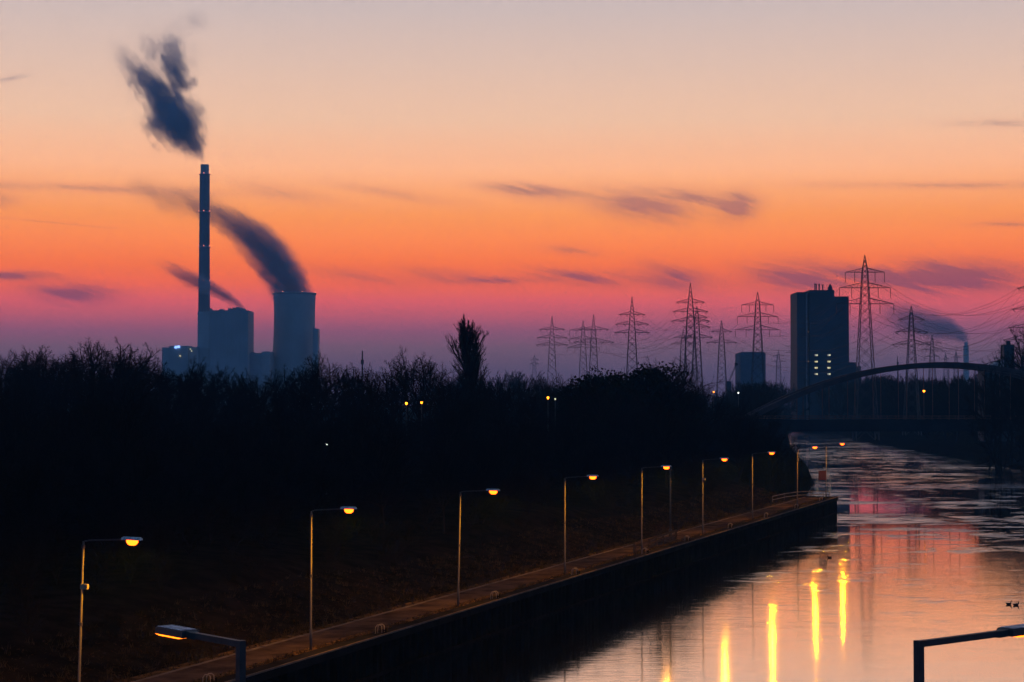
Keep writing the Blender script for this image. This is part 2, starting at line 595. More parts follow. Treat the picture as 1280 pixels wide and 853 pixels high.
# corrugated sheet piling: one folded sheet, pans about 0.6 m
mb = MB()
L0, L1 = -60.0, 299.0
pitch = 1.1
prof = [(0, 0.0), (0.32, 0.0), (0.48, 0.32), (0.86, 0.32), (1.02, 0.0)]
length = (L1 - L0) / QD.y
npile = int(length / pitch)
base = Vector((qx(L0), L0, 0))
pts = []
for i in range(npile):
    for a, b in prof:
        pts.append(base + QD * (i * pitch + a) - QN * (b + 0.06))
pts.append(Vector((qx(L1), L1, 0)) - QN * 0.06)
for dd in np.arange(0.6, 9, 0.6):      # the end of the quay turns inland
    pts.append(Vector((qx(L1), L1, 0)) - QN * (0.06 + dd) - QD * (0.3 * (int(dd / 0.6) % 2)))
k = len(pts)
mb.add([(q.x, q.y, -1.5) for q in pts] + [(q.x, q.y, QZ - 0.35) for q in pts], [(i, i + 1, i + 1 + k, i + k) for i in range(k - 1)])
onto(mb.build('sheet_piling', 'steelpile'), quay)
# waling beam low on the wall
mb = MB()
a, b = qp(L0, -0.03, 1.5), qp(L1, -0.03, 1.5)
mb.bar(a, b, 0.10, 0.22)
onto(mb.build('waling_beam', 'steelpile'), quay)
# coping in cast lengths
rnd = random.Random(5)
cop_me = None
Y = L0
step = 6.0 * QD.y
while Y < L1 - 0.1:
    y1 = min(Y + step - 0.03, L1)
    o = strip('coping_slab', -0.10, 0.92, QZ + 0.15 + rnd.uniform(-0.008, 0.008), 'coping', Y, y1, 100, 0.5)
    onto(o, quay)
    Y += step
o = strip('edge_angle', -0.14, -0.02, QZ + 0.175, 'kerb', L0, L1, 6, 0.09)
onto(o, quay)
# coping at the turned end
mb = MB()
e0 = Vector((qx(L1), L1, QZ + 0.13))
c0, c1 = e0 - QN * 0.95 + QD * 0.0, e0 - QN * 8.5
mb.bar(e0 - QN * 0.95 - QD * 0.2 - Vector((0, 0, 0.25)), c1 - QD * 0.2 - Vector((0, 0, 0.25)), 0.6, 0.5)
onto(mb.build('coping_slab', 'coping'), quay)

# towpath, verges and edging
tag(strip('verge', 0.93, 2.1, QZ + 0.008, 'verge', wob=0.05), kind='structure')
tag(strip('towpath', 2.05, 4.75, QZ + 0.014, 'path', step=1.5, wob=0.10, seed=3), kind='structure')
tag(strip('path_edging', 4.72, 4.92, QZ + 0.055, 'kerb', thick=0.08), kind='structure')
tag(strip('verge', 4.92, 6.2, QZ + 0.006, 'verge', wob=0.1, seed=4), kind='structure')

# ladders with hooped handrails ------------------------------------------------
mb = MB()
mb.tube([(0, 0.22, 0.0), (0, 0.20, 0.40), (0, 0.10, 0.54), (0, -0.08, 0.56), (0, -0.20, 0.48), (0, -0.22, 0.1)], 0.032, 6)
lad_h = mb.mesh('handrail', True)
mb = MB()
for s in (-0.24, 0.24):
    mb.bar((s, -0.3, -3.9), (s, -0.3, 0.35), 0.07)
for z in np.arange(-3.7, 0.3, 0.3):
    mb.bar((-0.24, -0.3, z), (0.24, -0.3, z), 0.045)
lad_l = mb.mesh('ladder_rungs')
mb = MB()
mb.box(-0.36, 0.36, -0.22, -0.16, -4.0, -0.3)
lad_p = mb.mesh('backing_plate')
M['plate'] = mat('plate', (0.013, 0.011, 0.009), 0.8, 0.4, 2.0)
ladders = [(100, 'nearest the camera, partly behind the arched lamp pole'), (122.2, 'in front of the second towpath lamp'), (143.5, 'beside the third towpath lamp'),
           (163.5, 'beside the fourth towpath lamp'), (186.0, 'by the end of the guard rail'), (203.0, 'just past the guard rail'),
           (224.0, 'between the sixth and seventh towpath lamps'), (245.0, 'by the seventh towpath lamp'), (266.0, 'second from the quay end'), (286.0, 'closest to the quay end')]
ang = math.atan2(QD.y, QD.x)
for Y, where in ladders:
    r = empty('quay_ladder', qp(Y, 0.30, QZ + 0.15), 'hooped steel ladder on the quay edge ' + where, 'ladder', 'ladders along the quay wall', ang)
    r.rotation_euler.z = ang + math.pi
    r.scale = (-1, 1, 1)
    r.rotation_euler.z = ang
    r.scale = (1, 1, 1)
    # local -y points to the water
    link('handrail', lad_h, 'paintwhite', r, (-0.2, 0, 0))
    link('handrail', lad_h, 'paintwhite', r, (0.2, 0, 0))
    link('rungs', lad_l, 'steelpile', r)
    link('backing_plate', lad_p, 'plate', r)

# guard rail by the path -----------------------------------------------------------
g0, g1 = qp(188.5, 1.9, QZ), qp(207.5, 2.5, QZ)
gr = empty('guard_rail', g0, 'long low timber guard rail between the fifth and sixth towpath lamps', 'guard rail')
dv = (g1 - g0)
for i in range(7):
    q = dv * (i / 6)
    mb = MB()
    mb.box(q.x - 0.09, q.x + 0.09, q.y - 0.09, q.y + 0.09, -0.05, 0.86)
    mb.build('post', 'wood', gr)
for z in (0.45, 0.90):
    mb = MB()
    ext = dv.normalized() * 0.25
    mb.bar(-ext + Vector((0, 0, z)), dv + ext + Vector((0, 0, z)), 0.12, 0.2)
    mb.build('rail', 'wood', gr)
# curved barrier round the end of the quay
pts = [qp(280, 6.2), qp(288, 6.0), qp(294, 5.2), qp(297, 3.6), qp(297.6, 1.9), qp(297.2, 0.9), qp(295, 0.55)]
er = empty('end_barrier', pts[0], 'curved tubular barrier round the end of the quay', 'barrier')
for z in (0.5, 1.0):
    mb = MB()
    mb.tube([p - pts[0] + Vector((0, 0, z)) for p in pts], 0.06, 6)
    mb.build('rail', 'galv', er)
for p in pts:
    mb = MB()
    q = p - pts[0]
    mb.tube([q + Vector((0, 0, -0.02)), q + Vector((0, 0, 1.0))], 0.06, 6)
    mb.build('post', 'galv', er)

# ------------------------------------------------------------------ street lamps on the quay
def lens_mesh(L=0.60, Wd=0.26, D=0.25):
    mb = MB()
    n, rings = 10, [(1.0, 0.0), (0.93, -0.45), (0.70, -0.80), (0.36, -0.97)]
    vs = [(r * L / 2 * math.cos(2 * math.pi * k / n), r * Wd / 2 * math.sin(2 * math.pi * k / n), z * D) for r, z in rings for k in range(n)]
    fs = [(i * n + k, (i + 1) * n + k, (i + 1) * n + (k + 1) % n, i * n + (k + 1) % n) for i in range(len(rings) - 1) for k in range(n)]
    fs.append(tuple((len(rings) - 1) * n + k for k in range(n))[::-1])
    mb.add(vs, fs)
    return mb.mesh('lens')


def housing_mesh(L=1.0, Wd=0.36, Hh=0.13):
    bm = bmesh.new()
    bmesh.ops.create_cube(bm, size=1.0)
    bmesh.ops.scale(bm, vec=(L, Wd, Hh), verts=bm.verts)
    for v in bm.verts:
        if v.co.z > 0:
            v.co.x *= 0.86
            v.co.y *= 0.7
    bmesh.ops.bevel(bm, geom=list(bm.edges), offset=0.03, segments=2, affect='EDGES')
    me = bpy.data.meshes.new('housing')
    bm.to_mesh(me)
    bm.free()
    return me


LAMP_H = 8.0
ARM = 1.95
mb = MB()
mb.tube([(0, 0, 0), (0, 0, 1.2), (0, 0, 1.25), (0, 0, LAMP_H)], [0.085, 0.085, 0.062, 0.045], 8)
lp_pole = mb.mesh('pole', True)
mb = MB()
mb.tube([(0, 0, LAMP_H - 0.12), (0.04, 0, LAMP_H), (0.25, 0, LAMP_H + 0.06), (ARM, 0, LAMP_H + 0.18)], 0.035, 6)
lp_arm = mb.mesh('arm', True)
mb = MB()
mb.tube([(0, 0, 0), (0, 0, 0.14)], 0.08, 8)
lp_col = mb.mesh('collar')
lp_house, lp_lens = housing_mesh(), lens_mesh()
mb = MB()
mb.box(-0.05, 0.28, -0.10, 0.10, 5.85, 6.08)
lp_box = mb.mesh('clamp_box')  # plain box clamped to the pole, not a lamp
mb = MB()
mb.box(-0.02, 0.02, -0.3, 0.3, -0.2, 0.2)
lp_disc = mb.mesh('plate')

lp_spot = bpy.data.lights.new('lamp_light', 'SPOT')
lp_spot.energy = 2400.0
lp_spot.color = (1.0, 0.36, 0.0015)
lp_spot.spot_size = R(178)
lp_spot.spot_blend = 0.12
lp_spot.shadow_soft_size = 0.13


lamp_label = ['street lamp at the far left standing left of the arched bridge lamp',
              'second towpath lamp from the left, its pole near the leftmost ladder',
              'third towpath lamp from the left along the quay edge',
              'fourth towpath lamp from the left along the quay edge',
              'towpath lamp standing behind the low guard rail',
              'towpath lamp just beyond the guard rail, with a small box on its pole',
              'seventh towpath lamp from the left, before the curve of trees',
              'towpath lamp second from the quay end with two small plates',
              'last towpath lamp at the very end of the quay']
lamp_Y = [90.0, 115.0, 139.5, 165.0, 190.0, 216.0, 243.0, 274.0, 303.0]
rnd = random.Random(2)
for i, (Y, lab) in enumerate(zip(lamp_Y, lamp_label)):
    Yq = min(Y, 296.5)
    r = empty('street_lamp', qp(Yq, 1.6 if i < 8 else 1.3, QZ), lab, 'street lamp', 'sodium street lamps along the quay', math.atan2(QN.y, QN.x) + rnd.uniform(-0.06, 0.06))
    r.rotation_euler.y = rnd.uniform(0.0, 0.03) * (1.0 if i < 3 else 0.2)
    link('pole', lp_pole, 'galv', r)
    link('arm', lp_arm, 'darkmetal', r)
    link('collar', lp_col, 'darkmetal', r, (0, 0, 4.2))
    link('collar', lp_col, 'darkmetal', r, (0, 0, LAMP_H - 0.3))
    h = link('housing', lp_house, 'lamptop', r, (ARM + 0.42, 0, LAMP_H + 0.24))
    link('lens', lp_lens, 'sodium', r, (ARM + 0.44, 0, LAMP_H + 0.172))
    sp_o = bpy.data.objects.new('lamp_light', lp_spot)
    col.objects.link(sp_o)
    sp_o.parent = r
    sp_o.location = (ARM + 0.44, 0, LAMP_H - 0.22)
    if i in (0, 5):
        link('clamp_box', lp_box, 'paintwhite', r)
    if i == 7:
        link('plate', lp_disc, 'darkmetal', r, (0.1, 0, 7.6))
        link('plate', lp_disc, 'darkmetal', r, (0.1, 0, 6.4))
    if i == 8:
        mb = MB()
        b = r.location
        mb.box(b.x - 1.15, b.x - 0.02, b.y - 0.16, b.y - 0.12, QZ + 2.7, QZ + 4.1)
        onto(mb.build('sign_panel', 'red'), r)
# dark mast at the end of the guard rail
p = at(838, 672, 209.0)
p.z = QZ
r = empty('mast', p, 'dark slender mast at the far end of the guard rail', 'mast')
mb = MB()
mb.tube([(0, 0, -0.05), (0, 0, 7.2)], [0.10, 0.07], 8)
mb.build('pole', 'darkmetal', r, True)
mb = MB()
mb.box(-0.16, 0.16, -0.12, 0.12, 0.0, 1.0)
mb.build('cabinet', 'darkmetal', r)
mb = MB()
mb.lathe([(0.0, 7.5), (0.12, 7.42), (0.14, 7.2), (0.05, 7.15)], 10)
mb.build('cap', 'darkmetal', r)

# ------------------------------------------------------------------ near bridge lamps (just ahead of and below the camera)
def near_lamp(base, top, head_dir, label, arm_len, rise):
    """angular bracket lamp: square pole, straight arm, flat box luminaire"""
    r = empty('bracket_lamp', base, label, 'street lamp', 'bracket lamps on the near bridge', math.atan2(head_dir.y, head_dir.x))
    H = top - base.z
    mb = MB(); mb.bar((0, 0, 0), (0, 0, H), 0.125); mb.build('pole', 'darkmetal', r)
    mb = MB(); mb.box(-0.16, 0.16, -0.16, 0.16, 0.0, 0.04); mb.build('base_plate', 'darkmetal', r)
    mb = MB(); mb.bar((-0.062, 0, H - 0.06), (arm_len, 0, H - 0.06 + rise), 0.105, 0.105); mb.build('arm', 'darkmetal', r)
    # luminaire
    z = H - 0.05 + rise
    hl, hw = 0.93, 0.37
    bm = bmesh.new()
    bmesh.ops.create_cube(bm, size=1.0)
    for v in bm.verts:
        v.co.x = (v.co.x + 0.5) * hl + arm_len - 0.02
        v.co.y *= hw * (0.94 if v.co.z > 0 else 1.0)
        v.co.z = v.co.z * 0.13 + z + (v.co.x - arm_len) * rise / arm_len * 0.9
    bmesh.ops.bevel(bm, geom=list(bm.edges), offset=0.018, segments=2, affect='EDGES')
    me = bpy.data.meshes.new('housing'); bm.to_mesh(me); bm.free()
    link('housing', me, 'darkmetal', r)
    sl = rise / arm_len * 0.9
    mb = MB()
    a, b = arm_len + 0.06, arm_len + hl - 0.07
    mb.add([(a, -hw * 0.42, z + 0.067 + sl * (a - arm_len)), (b, -hw * 0.42, z + 0.067 + sl * (b - arm_len)), (b, hw * 0.42, z + 0.067 + sl * (b - arm_len)), (a, hw * 0.42, z + 0.067 + sl * (a - arm_len)),
            (a, -hw * 0.40, z + 0.075 + sl * (a - arm_len)), (b, -hw * 0.40, z + 0.075 + sl * (b - arm_len)), (b, hw * 0.40, z + 0.075 + sl * (b - arm_len)), (a, hw * 0.40, z + 0.075 + sl * (a - arm_len))],
           [(4, 5, 6, 7), (0, 1, 5, 4), (1, 2, 6, 5), (2, 3, 7, 6), (3, 0, 4, 7)])
    mb.build('top_cover', 'lamptop', r)
    # tapered neck
    mb = MB()
    mb.tube([(arm_len - 0.22, 0, z - 0.03), (arm_len, 0, z)], [(0.075, 0.075), (0.15, 0.085)], 4)
    mb.build('neck', 'darkmetal', r)
    # glass: shallow tray glowing under the box
    mb = MB()
    a, b = arm_len + 0.10, arm_len + hl - 0.02
    zb = lambda x, d: z - 0.066 - d + sl * (x - arm_len)
    w0, w1 = hw * 0.46, hw * 0.36
    vs = [(a, -w0, zb(a, 0.0)), (b, -w0, zb(b, 0.0)), (b, w0, zb(b, 0.0)), (a, w0, zb(a, 0.0)),
          (a + 0.1, -w1, zb(a, 0.03)), (b - 0.08, -w1, zb(b, 0.03)), (b - 0.08, w1, zb(b, 0.03)), (a + 0.1, w1, zb(a, 0.03))]
    mb.add(vs, [(4, 7, 6, 5), (0, 4, 5, 1), (1, 5, 6, 2), (2, 6, 7, 3), (3, 7, 4, 0)])
    mb.build('lens', 'sodium_near', r)
    return r


M['sodium_near'] = emis('sodium_near', (1.0, 0.18, 0.006), 4.5)
DZ = 8.2       # deck of the near bridge, below the frame
mb = MB()
mb.box(-60, 60, 31.0, 38.0, DZ - 0.9, DZ)
nbr = tag(mb.build('near_bridge_deck', 'asphalt'), kind='structure')
pl = at(301, 803, 34.0)
near_lamp(Vector((pl.x, pl.y, DZ)), pl.z + 0.03, Vector((-0.66, 0.75, 0)).normalized(), 'dark bracket lamp at lower left with frosted box head and glowing rim', 1.58, 0.02)
pr = at(1148.5, 803, 33.0)
near_lamp(Vector((pr.x, pr.y, DZ)), pr.z + 0.03, Vector((0.79, 0.61, 0)).normalized(), 'black bracket lamp at lower right with its head cut by the frame', 2.22, 0.03)


# ------------------------------------------------------------------ far arched bridge
BY0, BY1 = 499.0, 511.0
BX0, BX1 = 60.0, 157.0
BC = (BX0 + BX1) / 2
DECK = 13.3
br = empty('arch_bridge', (BC, 505, 10.0), 'dark tied arch bridge spanning the canal in the distance', 'bridge')


def archz(x):
    return DECK + 0.9 + 13.2 * (1 - ((x - BC) / (BC - BX0)) ** 2)


mb = MB(); mb.box(BX0 - 22, BX1 + 25, BY0, BY1, DECK - 0.5, DECK); onto(mb.build('deck', 'asphalt'), br)
for y in (BY0 - 0.31, BY1 + 0.01):
    mb = MB(); mb.box(BX0 - 22, BX1 + 25, y, y + 0.3, DECK - 2.6, DECK + 0.25); onto(mb.build('edge_girder', 'bridgedeck'), br)
for k in range(12):
    x = BX0 + 4 + k * (BX1 - BX0 - 8) / 11
    mb = MB(); mb.box(x - 0.3, x + 0.3, BY0 + 0.05, BY1 - 0.05, DECK - 1.8, DECK - 0.52); onto(mb.build('floor_beam', 'bridge'), br)
HANG = [BX0 + 6.5 * k for k in range(2, 14)]
for y in (BY0 + 0.6, BY1 - 0.6):
    mb = MB()
    pts = [(x, y, archz(x)) for x in np.linspace(BX0, BX1, 33)]
    mb.tube(pts, [(0.62, 0.95)] * len(pts), 4, up=Vector((0, 0, 1)))
    onto(mb.build('arch_rib', 'bridge'), br)
    for x in HANG:
        mb = MB(); mb.tube([(x, y, DECK - 0.1), (x, y, archz(x) - 0.5)], 0.075, 6, False)
        onto(mb.build('hanger', 'rail'), br)
    yr = BY0 - 0.1 if y < 505 else BY1 + 0.1
    for z in (DECK + 0.65, DECK + 1.2):
        mb = MB(); mb.bar((BX0 - 22, yr, z), (BX1 + 25, yr, z), 0.10); onto(mb.build('hand_rail', 'rail'), br)
    mb = MB()
    for x in np.arange(BX0 - 21, BX1 + 25, 2.2):
        mb.bar((x, yr, DECK + 0.25), (x, yr, DECK + 1.2), 0.08)
    tag(onto(mb.build('rail_posts', 'rail'), br), kind='stuff')
for k in range(5):
    x = BC + (k - 2) * 11.0
    mb = MB(); mb.bar((x, BY0 + 1.1, archz(x)), (x, BY1 - 1.1, archz(x)), 0.5, 0.5); onto(mb.build('cross_brace', 'bridge'), br)
for x0, x1 in ((BX0 - 9, BX0 + 3.5), (BX1 - 3.5, BX1 + 9)):
    mb = MB(); mb.box(x0, x1, BY0 + 0.5, BY1 - 0.5, -1, DECK - 2.0); onto(mb.build('abutment', 'concrete_dark'if 'concrete_dark' in M else 'coping'), br)


def post_lamp(name, top, ground, label, cat, m='sodiumfar', r=0.22, group=None, pm='galv'):
    e = empty(name, (top.x, top.y, ground), label, cat, group)
    H = top.z - ground
    mb = MB(); mb.tube([(0, 0, -0.02), (0, 0, H - 0.12)], [0.10, 0.07], 8); mb.build('pole', pm, e, True)
    mb = MB(); mb.lathe([(0.03, H - 0.30), (r * 0.7, H - 0.2), (r, H), (r * 0.8, H + r * 0.55), (0.02, H + r * 0.62)], 10); mb.build('lantern', m, e)
    mb = MB(); mb.lathe([(r * 0.85, H + r * 0.56), (r * 0.75, H + r * 0.8), (0.01, H + r * 1.0)], 10); mb.build('cap', 'darkmetal', e)
    return e


post_lamp('post_lamp', at(1155, 489, 505), DECK, 'lit lamp on a pole halfway along the arched bridge', 'street lamp', r=0.30)
p = at(1148, 491, 503.5)
e = empty('lamp_pole', (p.x, p.y, DECK), 'bare pale pole just left of the lit lamp on the bridge', 'pole')
mb = MB(); mb.tube([(0, 0, 0), (0, 0, p.z - DECK)], [0.2, 0.17], 8); mb.build('shaft', 'galv', e, True)
mb = MB(); mb.lathe([(0.26, 0.0), (0.26, 0.3), (0.18, 0.34)], 8); mb.build('base_flange', 'galv', e)

# ------------------------------------------------------------------ power station
PY = 2500.0
def lay(o, root):
    return onto(o, root)


c = at(256, 206, PY)
gz = 4.0
ch = empty('chimney', (c.x, PY, gz), 'very tall concrete power station chimney with a dark smoke plume', 'chimney')
H = c.z - gz
mb = MB()
prof = [(9.4, 0), (8.6, 60), (7.6, 120), (6.9, 180), (6.5, 240), (6.3, H - 14), (6.3, H - 12)]
M['stack'] = mat('stack_concrete', (0.26, 0.26, 0.29), 0.85, 0.15, 0.03)
mb.lathe(prof, 32); mb.build('shaft', 'stack', ch, True)
mb = MB(); mb.lathe([(6.2, H - 12), (5.3, H - 11.8), (5.3, H), (4.6, H), (4.6, H - 8)], 32); mb.build('flue', 'darkconc' if 'darkconc' in M else 'cladding', ch, True)
for z in (H - 12.4, H - 60, H - 104, H - 148, H - 192):
    rr = interp(z, [(0, 9.4), (60, 8.6), (120, 7.6), (180, 6.9), (240, 6.5), (H, 6.3)])
    mb = MB(); mb.lathe([(rr - 0.1, z - 0.8), (rr + 0.9, z - 0.5), (rr + 0.9, z + 0.5), (rr - 0.1, z + 0.8)], 32); pf = mb.build('platform', 'cladding', ch)
    for k in range(3):
        a = -math.pi / 2 + (k - 1) * 1.15
        mb = MB(); q = ((rr + 0.9) * math.cos(a), (rr + 0.9) * math.sin(a))
        mb.lathe([(0.02, z + 0.6), (0.55, z + 0.9), (0.55, z + 1.5), (0.02, z + 1.8)], 8, q); mb.build('warning_light', 'redlight', pf)


def block(root, px0, px1, py, Yf, depth, m, name='wall', z0=None):
    a, b = at(px0, py, Yf), at(px1, py, Yf)
    mb = MB(); mb.box(a.x, b.x, Yf, Yf + depth, 3.0 if z0 is None else z0, a.z)
    return onto(mb.build(name, m), root)


def panels(root, px0, px1, py0, py1, Yf, n, m, k=1):
    """upright cladding ribs on the front face"""
    for i in range(n + 1):
        x = px0 + (px1 - px0) * i / n
        a, b = at(x, py0, Yf), at(x, py1, Yf)
        mb = MB(); mb.box(a.x - 0.25, a.x + 0.25, Yf - 0.35, Yf - 0.003, b.z, a.z); onto(mb.build('cladding_rib', m), root)


p = at(280, 450, 2440)
bh = empty('boiler_house', (p.x, 2440, 3.0), 'big square boiler house standing right beside the tall chimney', 'building')
block(bh, 262.5, 310, 388, 2440, 55, 'cladding')
block(bh, 247, 262.4, 389.5, 2443, 45, 'cladlight', 'stair_tower')
panels(bh, 264, 309, 389, 470, 2440, 9, 'cladlight')
for x0, x1, y in ((285, 289, 385.5), (290.5, 293, 384.5), (294.5, 299, 384.0), (300, 302.5, 385), (303, 306, 385.8), (274, 279, 386.5), (262, 264, 385.5)):
    block(bh, x0, x1, y, 2450, 12, 'cladding', 'roof_vent', at(280, 388, 2440).z)
p = at(365, 365, PY)
ct = empty('cooling_tower', (p.x, PY + 30, gz), 'wide concrete cooling tower with steam bending to the left', 'cooling tower')
Ht = p.z - gz
mb = MB()
prof = []
for k in range(17):
    z = Ht * k / 16
    zz = (z - Ht * 0.80) / Ht
    rr = 26.0 * math.sqrt(1 + (zz / (0.80 if zz < 0 else 0.75)) ** 2 * (0.85 if zz < 0 else 1.1))
    prof.append((rr, z))
prof += [(prof[-1][0] - 0.9, Ht), (prof[-1][0] - 1.2, Ht - 20)]
mb.lathe(prof, 48); mb.build('shell', 'concrete', ct, True)
mb = MB(); rt = prof[16][0]; mb.lathe([(rt - 0.05, Ht - 2.2), (rt + 0.7, Ht - 1.8), (rt + 0.7, Ht - 0.3), (rt - 0.05, Ht + 0.2)], 48); mb.build('rim', 'cladding', ct)
for k in range(4):
    a = -math.pi / 2 + (k - 1.5) * 0.95
    mb = MB(); mb.lathe([(0.02, Ht + 0.2), (0.5, Ht + 0.5), (0.5, Ht + 1.2), (0.02, Ht + 1.5)], 8, (rt * math.cos(a), rt * math.sin(a))); mb.build('warning_light', 'redlight', ct)
p = at(394, 410, 2480)
an = empty('service_tower', (p.x, 2480, 3), 'narrow block attached to the right side of the cooling tower', 'building')
block(an, 391, 397.3, 411, 2480, 24, 'cladding')
block(an, 391.3, 393.2, 408.5, 2484, 8, 'cladding', 'roof_vent', at(394, 411, 2480).z)
p = at(322, 441, 2460)
an = empty('turbine_hall', (p.x, 2460, 3), 'low hall between the boiler house and the cooling tower', 'building')
block(an, 310.6, 327, 441.5, 2460, 60, 'cladding')
block(an, 327.1, 337, 439.5, 2462, 50, 'cladlight', 'wing')
block(an, 314, 318, 440.2, 2470, 10, 'cladlight', 'roof_vent', at(314, 441.5, 2460).z)
p = at(222, 432, 2420)
an = empty('office_block', (p.x, 2420, 3), 'stepped block left of the chimney with blue white lights on top', 'building')
block(an, 211.5, 235, 432.5, 2420, 40, 'cladding')
block(an, 202.5, 211.4, 434.5, 2424, 30, 'cladlight', 'wing')
block(an, 235.1, 247, 434.0, 2426, 30, 'cladlight', 'wing')
for x, y, w in ((219.6, 434.2, 1.2), (223.2, 433.6, 1.5)):
    a = at(x, y, 2419)
    mb = MB(); mb.box(a.x - w, a.x + w, 2418.2, 2419.6, a.z - 1.4, a.z + 1.4); onto(mb.build('roof_light', 'bluelight', None), an)
for x, y in ((238, 436.5), (239.5, 439), (225, 445)):
    a = at(x, y, 2419)
    mb = MB(); mb.box(a.x - 0.6, a.x + 0.6, 2418.2, 2419.6, a.z - 0.6, a.z + 0.6); onto(mb.build('window', 'winlight', None), an)

# ------------------------------------------------------------------ tall block at the right
TY = 1200.0
p = at(1028, 470, TY)
tb = empty('tower_block', (p.x, TY, 4), 'tall dark industrial block with lit windows and roof pipes', 'building')
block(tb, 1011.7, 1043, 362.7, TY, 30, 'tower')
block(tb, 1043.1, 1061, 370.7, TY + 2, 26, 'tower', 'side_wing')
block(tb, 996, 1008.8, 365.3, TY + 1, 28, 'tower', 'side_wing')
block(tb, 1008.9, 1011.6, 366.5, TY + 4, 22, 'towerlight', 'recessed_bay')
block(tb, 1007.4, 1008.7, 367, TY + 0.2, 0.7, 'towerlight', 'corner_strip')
zt = at(1028, 362.7, TY).z
for x, y, w in ((1018.6, 356, 0.8), (1020.4, 356, 0.8), (1023.9, 356.5, 0.9), (1028.4, 357, 0.9)):
    a = at(x, y, TY + 12)
    mb = MB(); mb.tube([(a.x, a.y, zt), (a.x, a.y, a.z)], w * 0.48 * 0.9, 8); q = onto(mb.build('roof_pipe', 'tower'), tb)
    mb = MB(); mb.tube([(a.x, a.y, a.z), (a.x, a.y, a.z + 0.5)], w * 0.48 * 1.6, 8); onto(mb.build('pipe_cowl', 'tower'), tb)
a = at(1037.8, 357.5, TY + 12)
mb = MB(); mb.tube([(a.x, a.y, zt), (a.x, a.y, a.z), (a.x - 0.3, a.y, a.z + 0.9)], [0.9, 0.9, 0.5], 8); onto(mb.build('roof_pipe', 'tower'), tb)
mb = MB(); a = at(1035.5, 360.5, TY + 12); mb.box(a.x, a.x + 2.5, a.y, a.y + 3, zt, a.z + 0.9); onto(mb.build('roof_box', 'tower'), tb)
for x in (1020.2, 1036.2):
    for y in (444.2, 452.2, 460.0, 467.8):
        a = at(x, y, TY)
        mb = MB(); mb.box(a.x - 1.05, a.x + 1.05, TY - 0.25, TY - 0.01, a.z - 0.72, a.z + 0.72)
        w = onto(mb.build('window', 'tower'), tb)
        for s in (-0.5, 0.5):
            mb = MB(); mb.box(a.x + s * 0.95 - 0.40, a.x + s * 0.95 + 0.40, TY - 0.30, TY - 0.26, a.z - 0.48, a.z + 0.48)
            k = mb.build('pane', ('winlight', 'windim', 'winlight', 'winwarm')[int(x + y * 1.7 + s * 3) % 4], w)
M['dimlight'] = emis('dim_window', (1.0, 0.6, 0.35), 0.25)
for x, y in ((1010.5, 415), (1010.4, 452)):
    a = at(x, y, TY + 3.6)
    mb = MB(); mb.box(a.x - 0.25, a.x + 0.25, TY + 3.4, TY + 3.9, a.z - 0.3, a.z + 0.3); onto(mb.build('window', 'dimlight', None), tb)
an = empty('low_annex', (at(1068, 455, TY).x, TY, 4), 'low stepped shed at the right foot of the tall dark block', 'building')
block(an, 1061.2, 1070, 453, TY + 4, 20, 'tower')
block(an, 1070.1, 1076, 458, TY + 5, 18, 'tower', 'wing')
GY = 1500.0
an = empty('grey_block', (at(941, 460, GY).x, GY, 4), 'plain grey square block below the lattice mast', 'building')
M['greyclad'] = mat('grey_cladding', (0.16, 0.20, 0.25), 0.75, 0.12, 0.05)
block(an, 925.5, 957, 441, GY, 35, 'greyclad')
block(an, 927, 955.5, 440.2, GY + 4, 24, 'greyclad', 'roof_edge', at(941, 441, GY).z)
block(an, 928.3, 928.9, 436, GY + 5, 0.5, 'lattice', 'roof_mast', at(941, 441, GY).z)
for k in range(5):
    x = 927 + k * 7.2
    a, b = at(x, 442, GY), at(x, 485, GY)
    mb = MB(); mb.box(a.x - 0.2, a.x + 0.2, GY - 0.3, GY - 0.003, b.z, a.z); onto(mb.build('cladding_rib', 'greyclad'), an)
# small crane beside it
a, b = at(911, 478, 1350), at(920, 456, 1350)
cr = empty('crane', (a.x, 1350, 6), 'small crane with raised boom left of the grey block', 'crane')
mb = MB()
for s in (-0.45, 0.45):
    mb.bar((a.x + s, 1350, a.z), (b.x + s * 0.6, 1350, b.z), 0.28)
for k in range(9):
    u, v = a.lerp(b, k / 9), a.lerp(b, (k + 1) / 9)
    mb.bar((u.x - 0.45, 1350, u.z), (v.x + 0.4, 1350, v.z), 0.16)
onto(mb.build('boom', 'lattice'), cr)
mb = MB(); mb.box(b.x - 1.0, b.x + 1.3, 1349.4, 1350.6, b.z - 0.6, b.z + 1.2); onto(mb.build('boom_head', 'lattice'), cr)
mb = MB(); mb.box(a.x - 2.2, a.x + 1.6, 1348.5, 1351.5, 5, a.z + 0.6); onto(mb.build('cab', 'tower'), cr)
# far chimney
c = at(1207.5, 428, 4000)
fc = empty('far_chimney', (c.x, 4000, 4), 'slim far chimney near the right edge with a pale blue plume', 'chimney')
mb = MB(); mb.lathe([(6.3, 0), (5.4, c.z - 14), (5.1, c.z - 12)], 20); mb.build('shaft', 'concrete', fc, True)
mb = MB(); mb.lathe([(4.0, c.z - 12), (3.6, c.z - 4), (3.3, c.z - 4), (3.3, c.z - 9)], 20); mb.build('flue', 'cladding', fc, True)
mb = MB(); mb.lathe([(5.2, c.z - 13), (5.9, c.z - 12.6), (5.9, c.z - 11.8), (4.0, c.z - 11.7)], 20); mb.build('platform', 'cladding', fc)

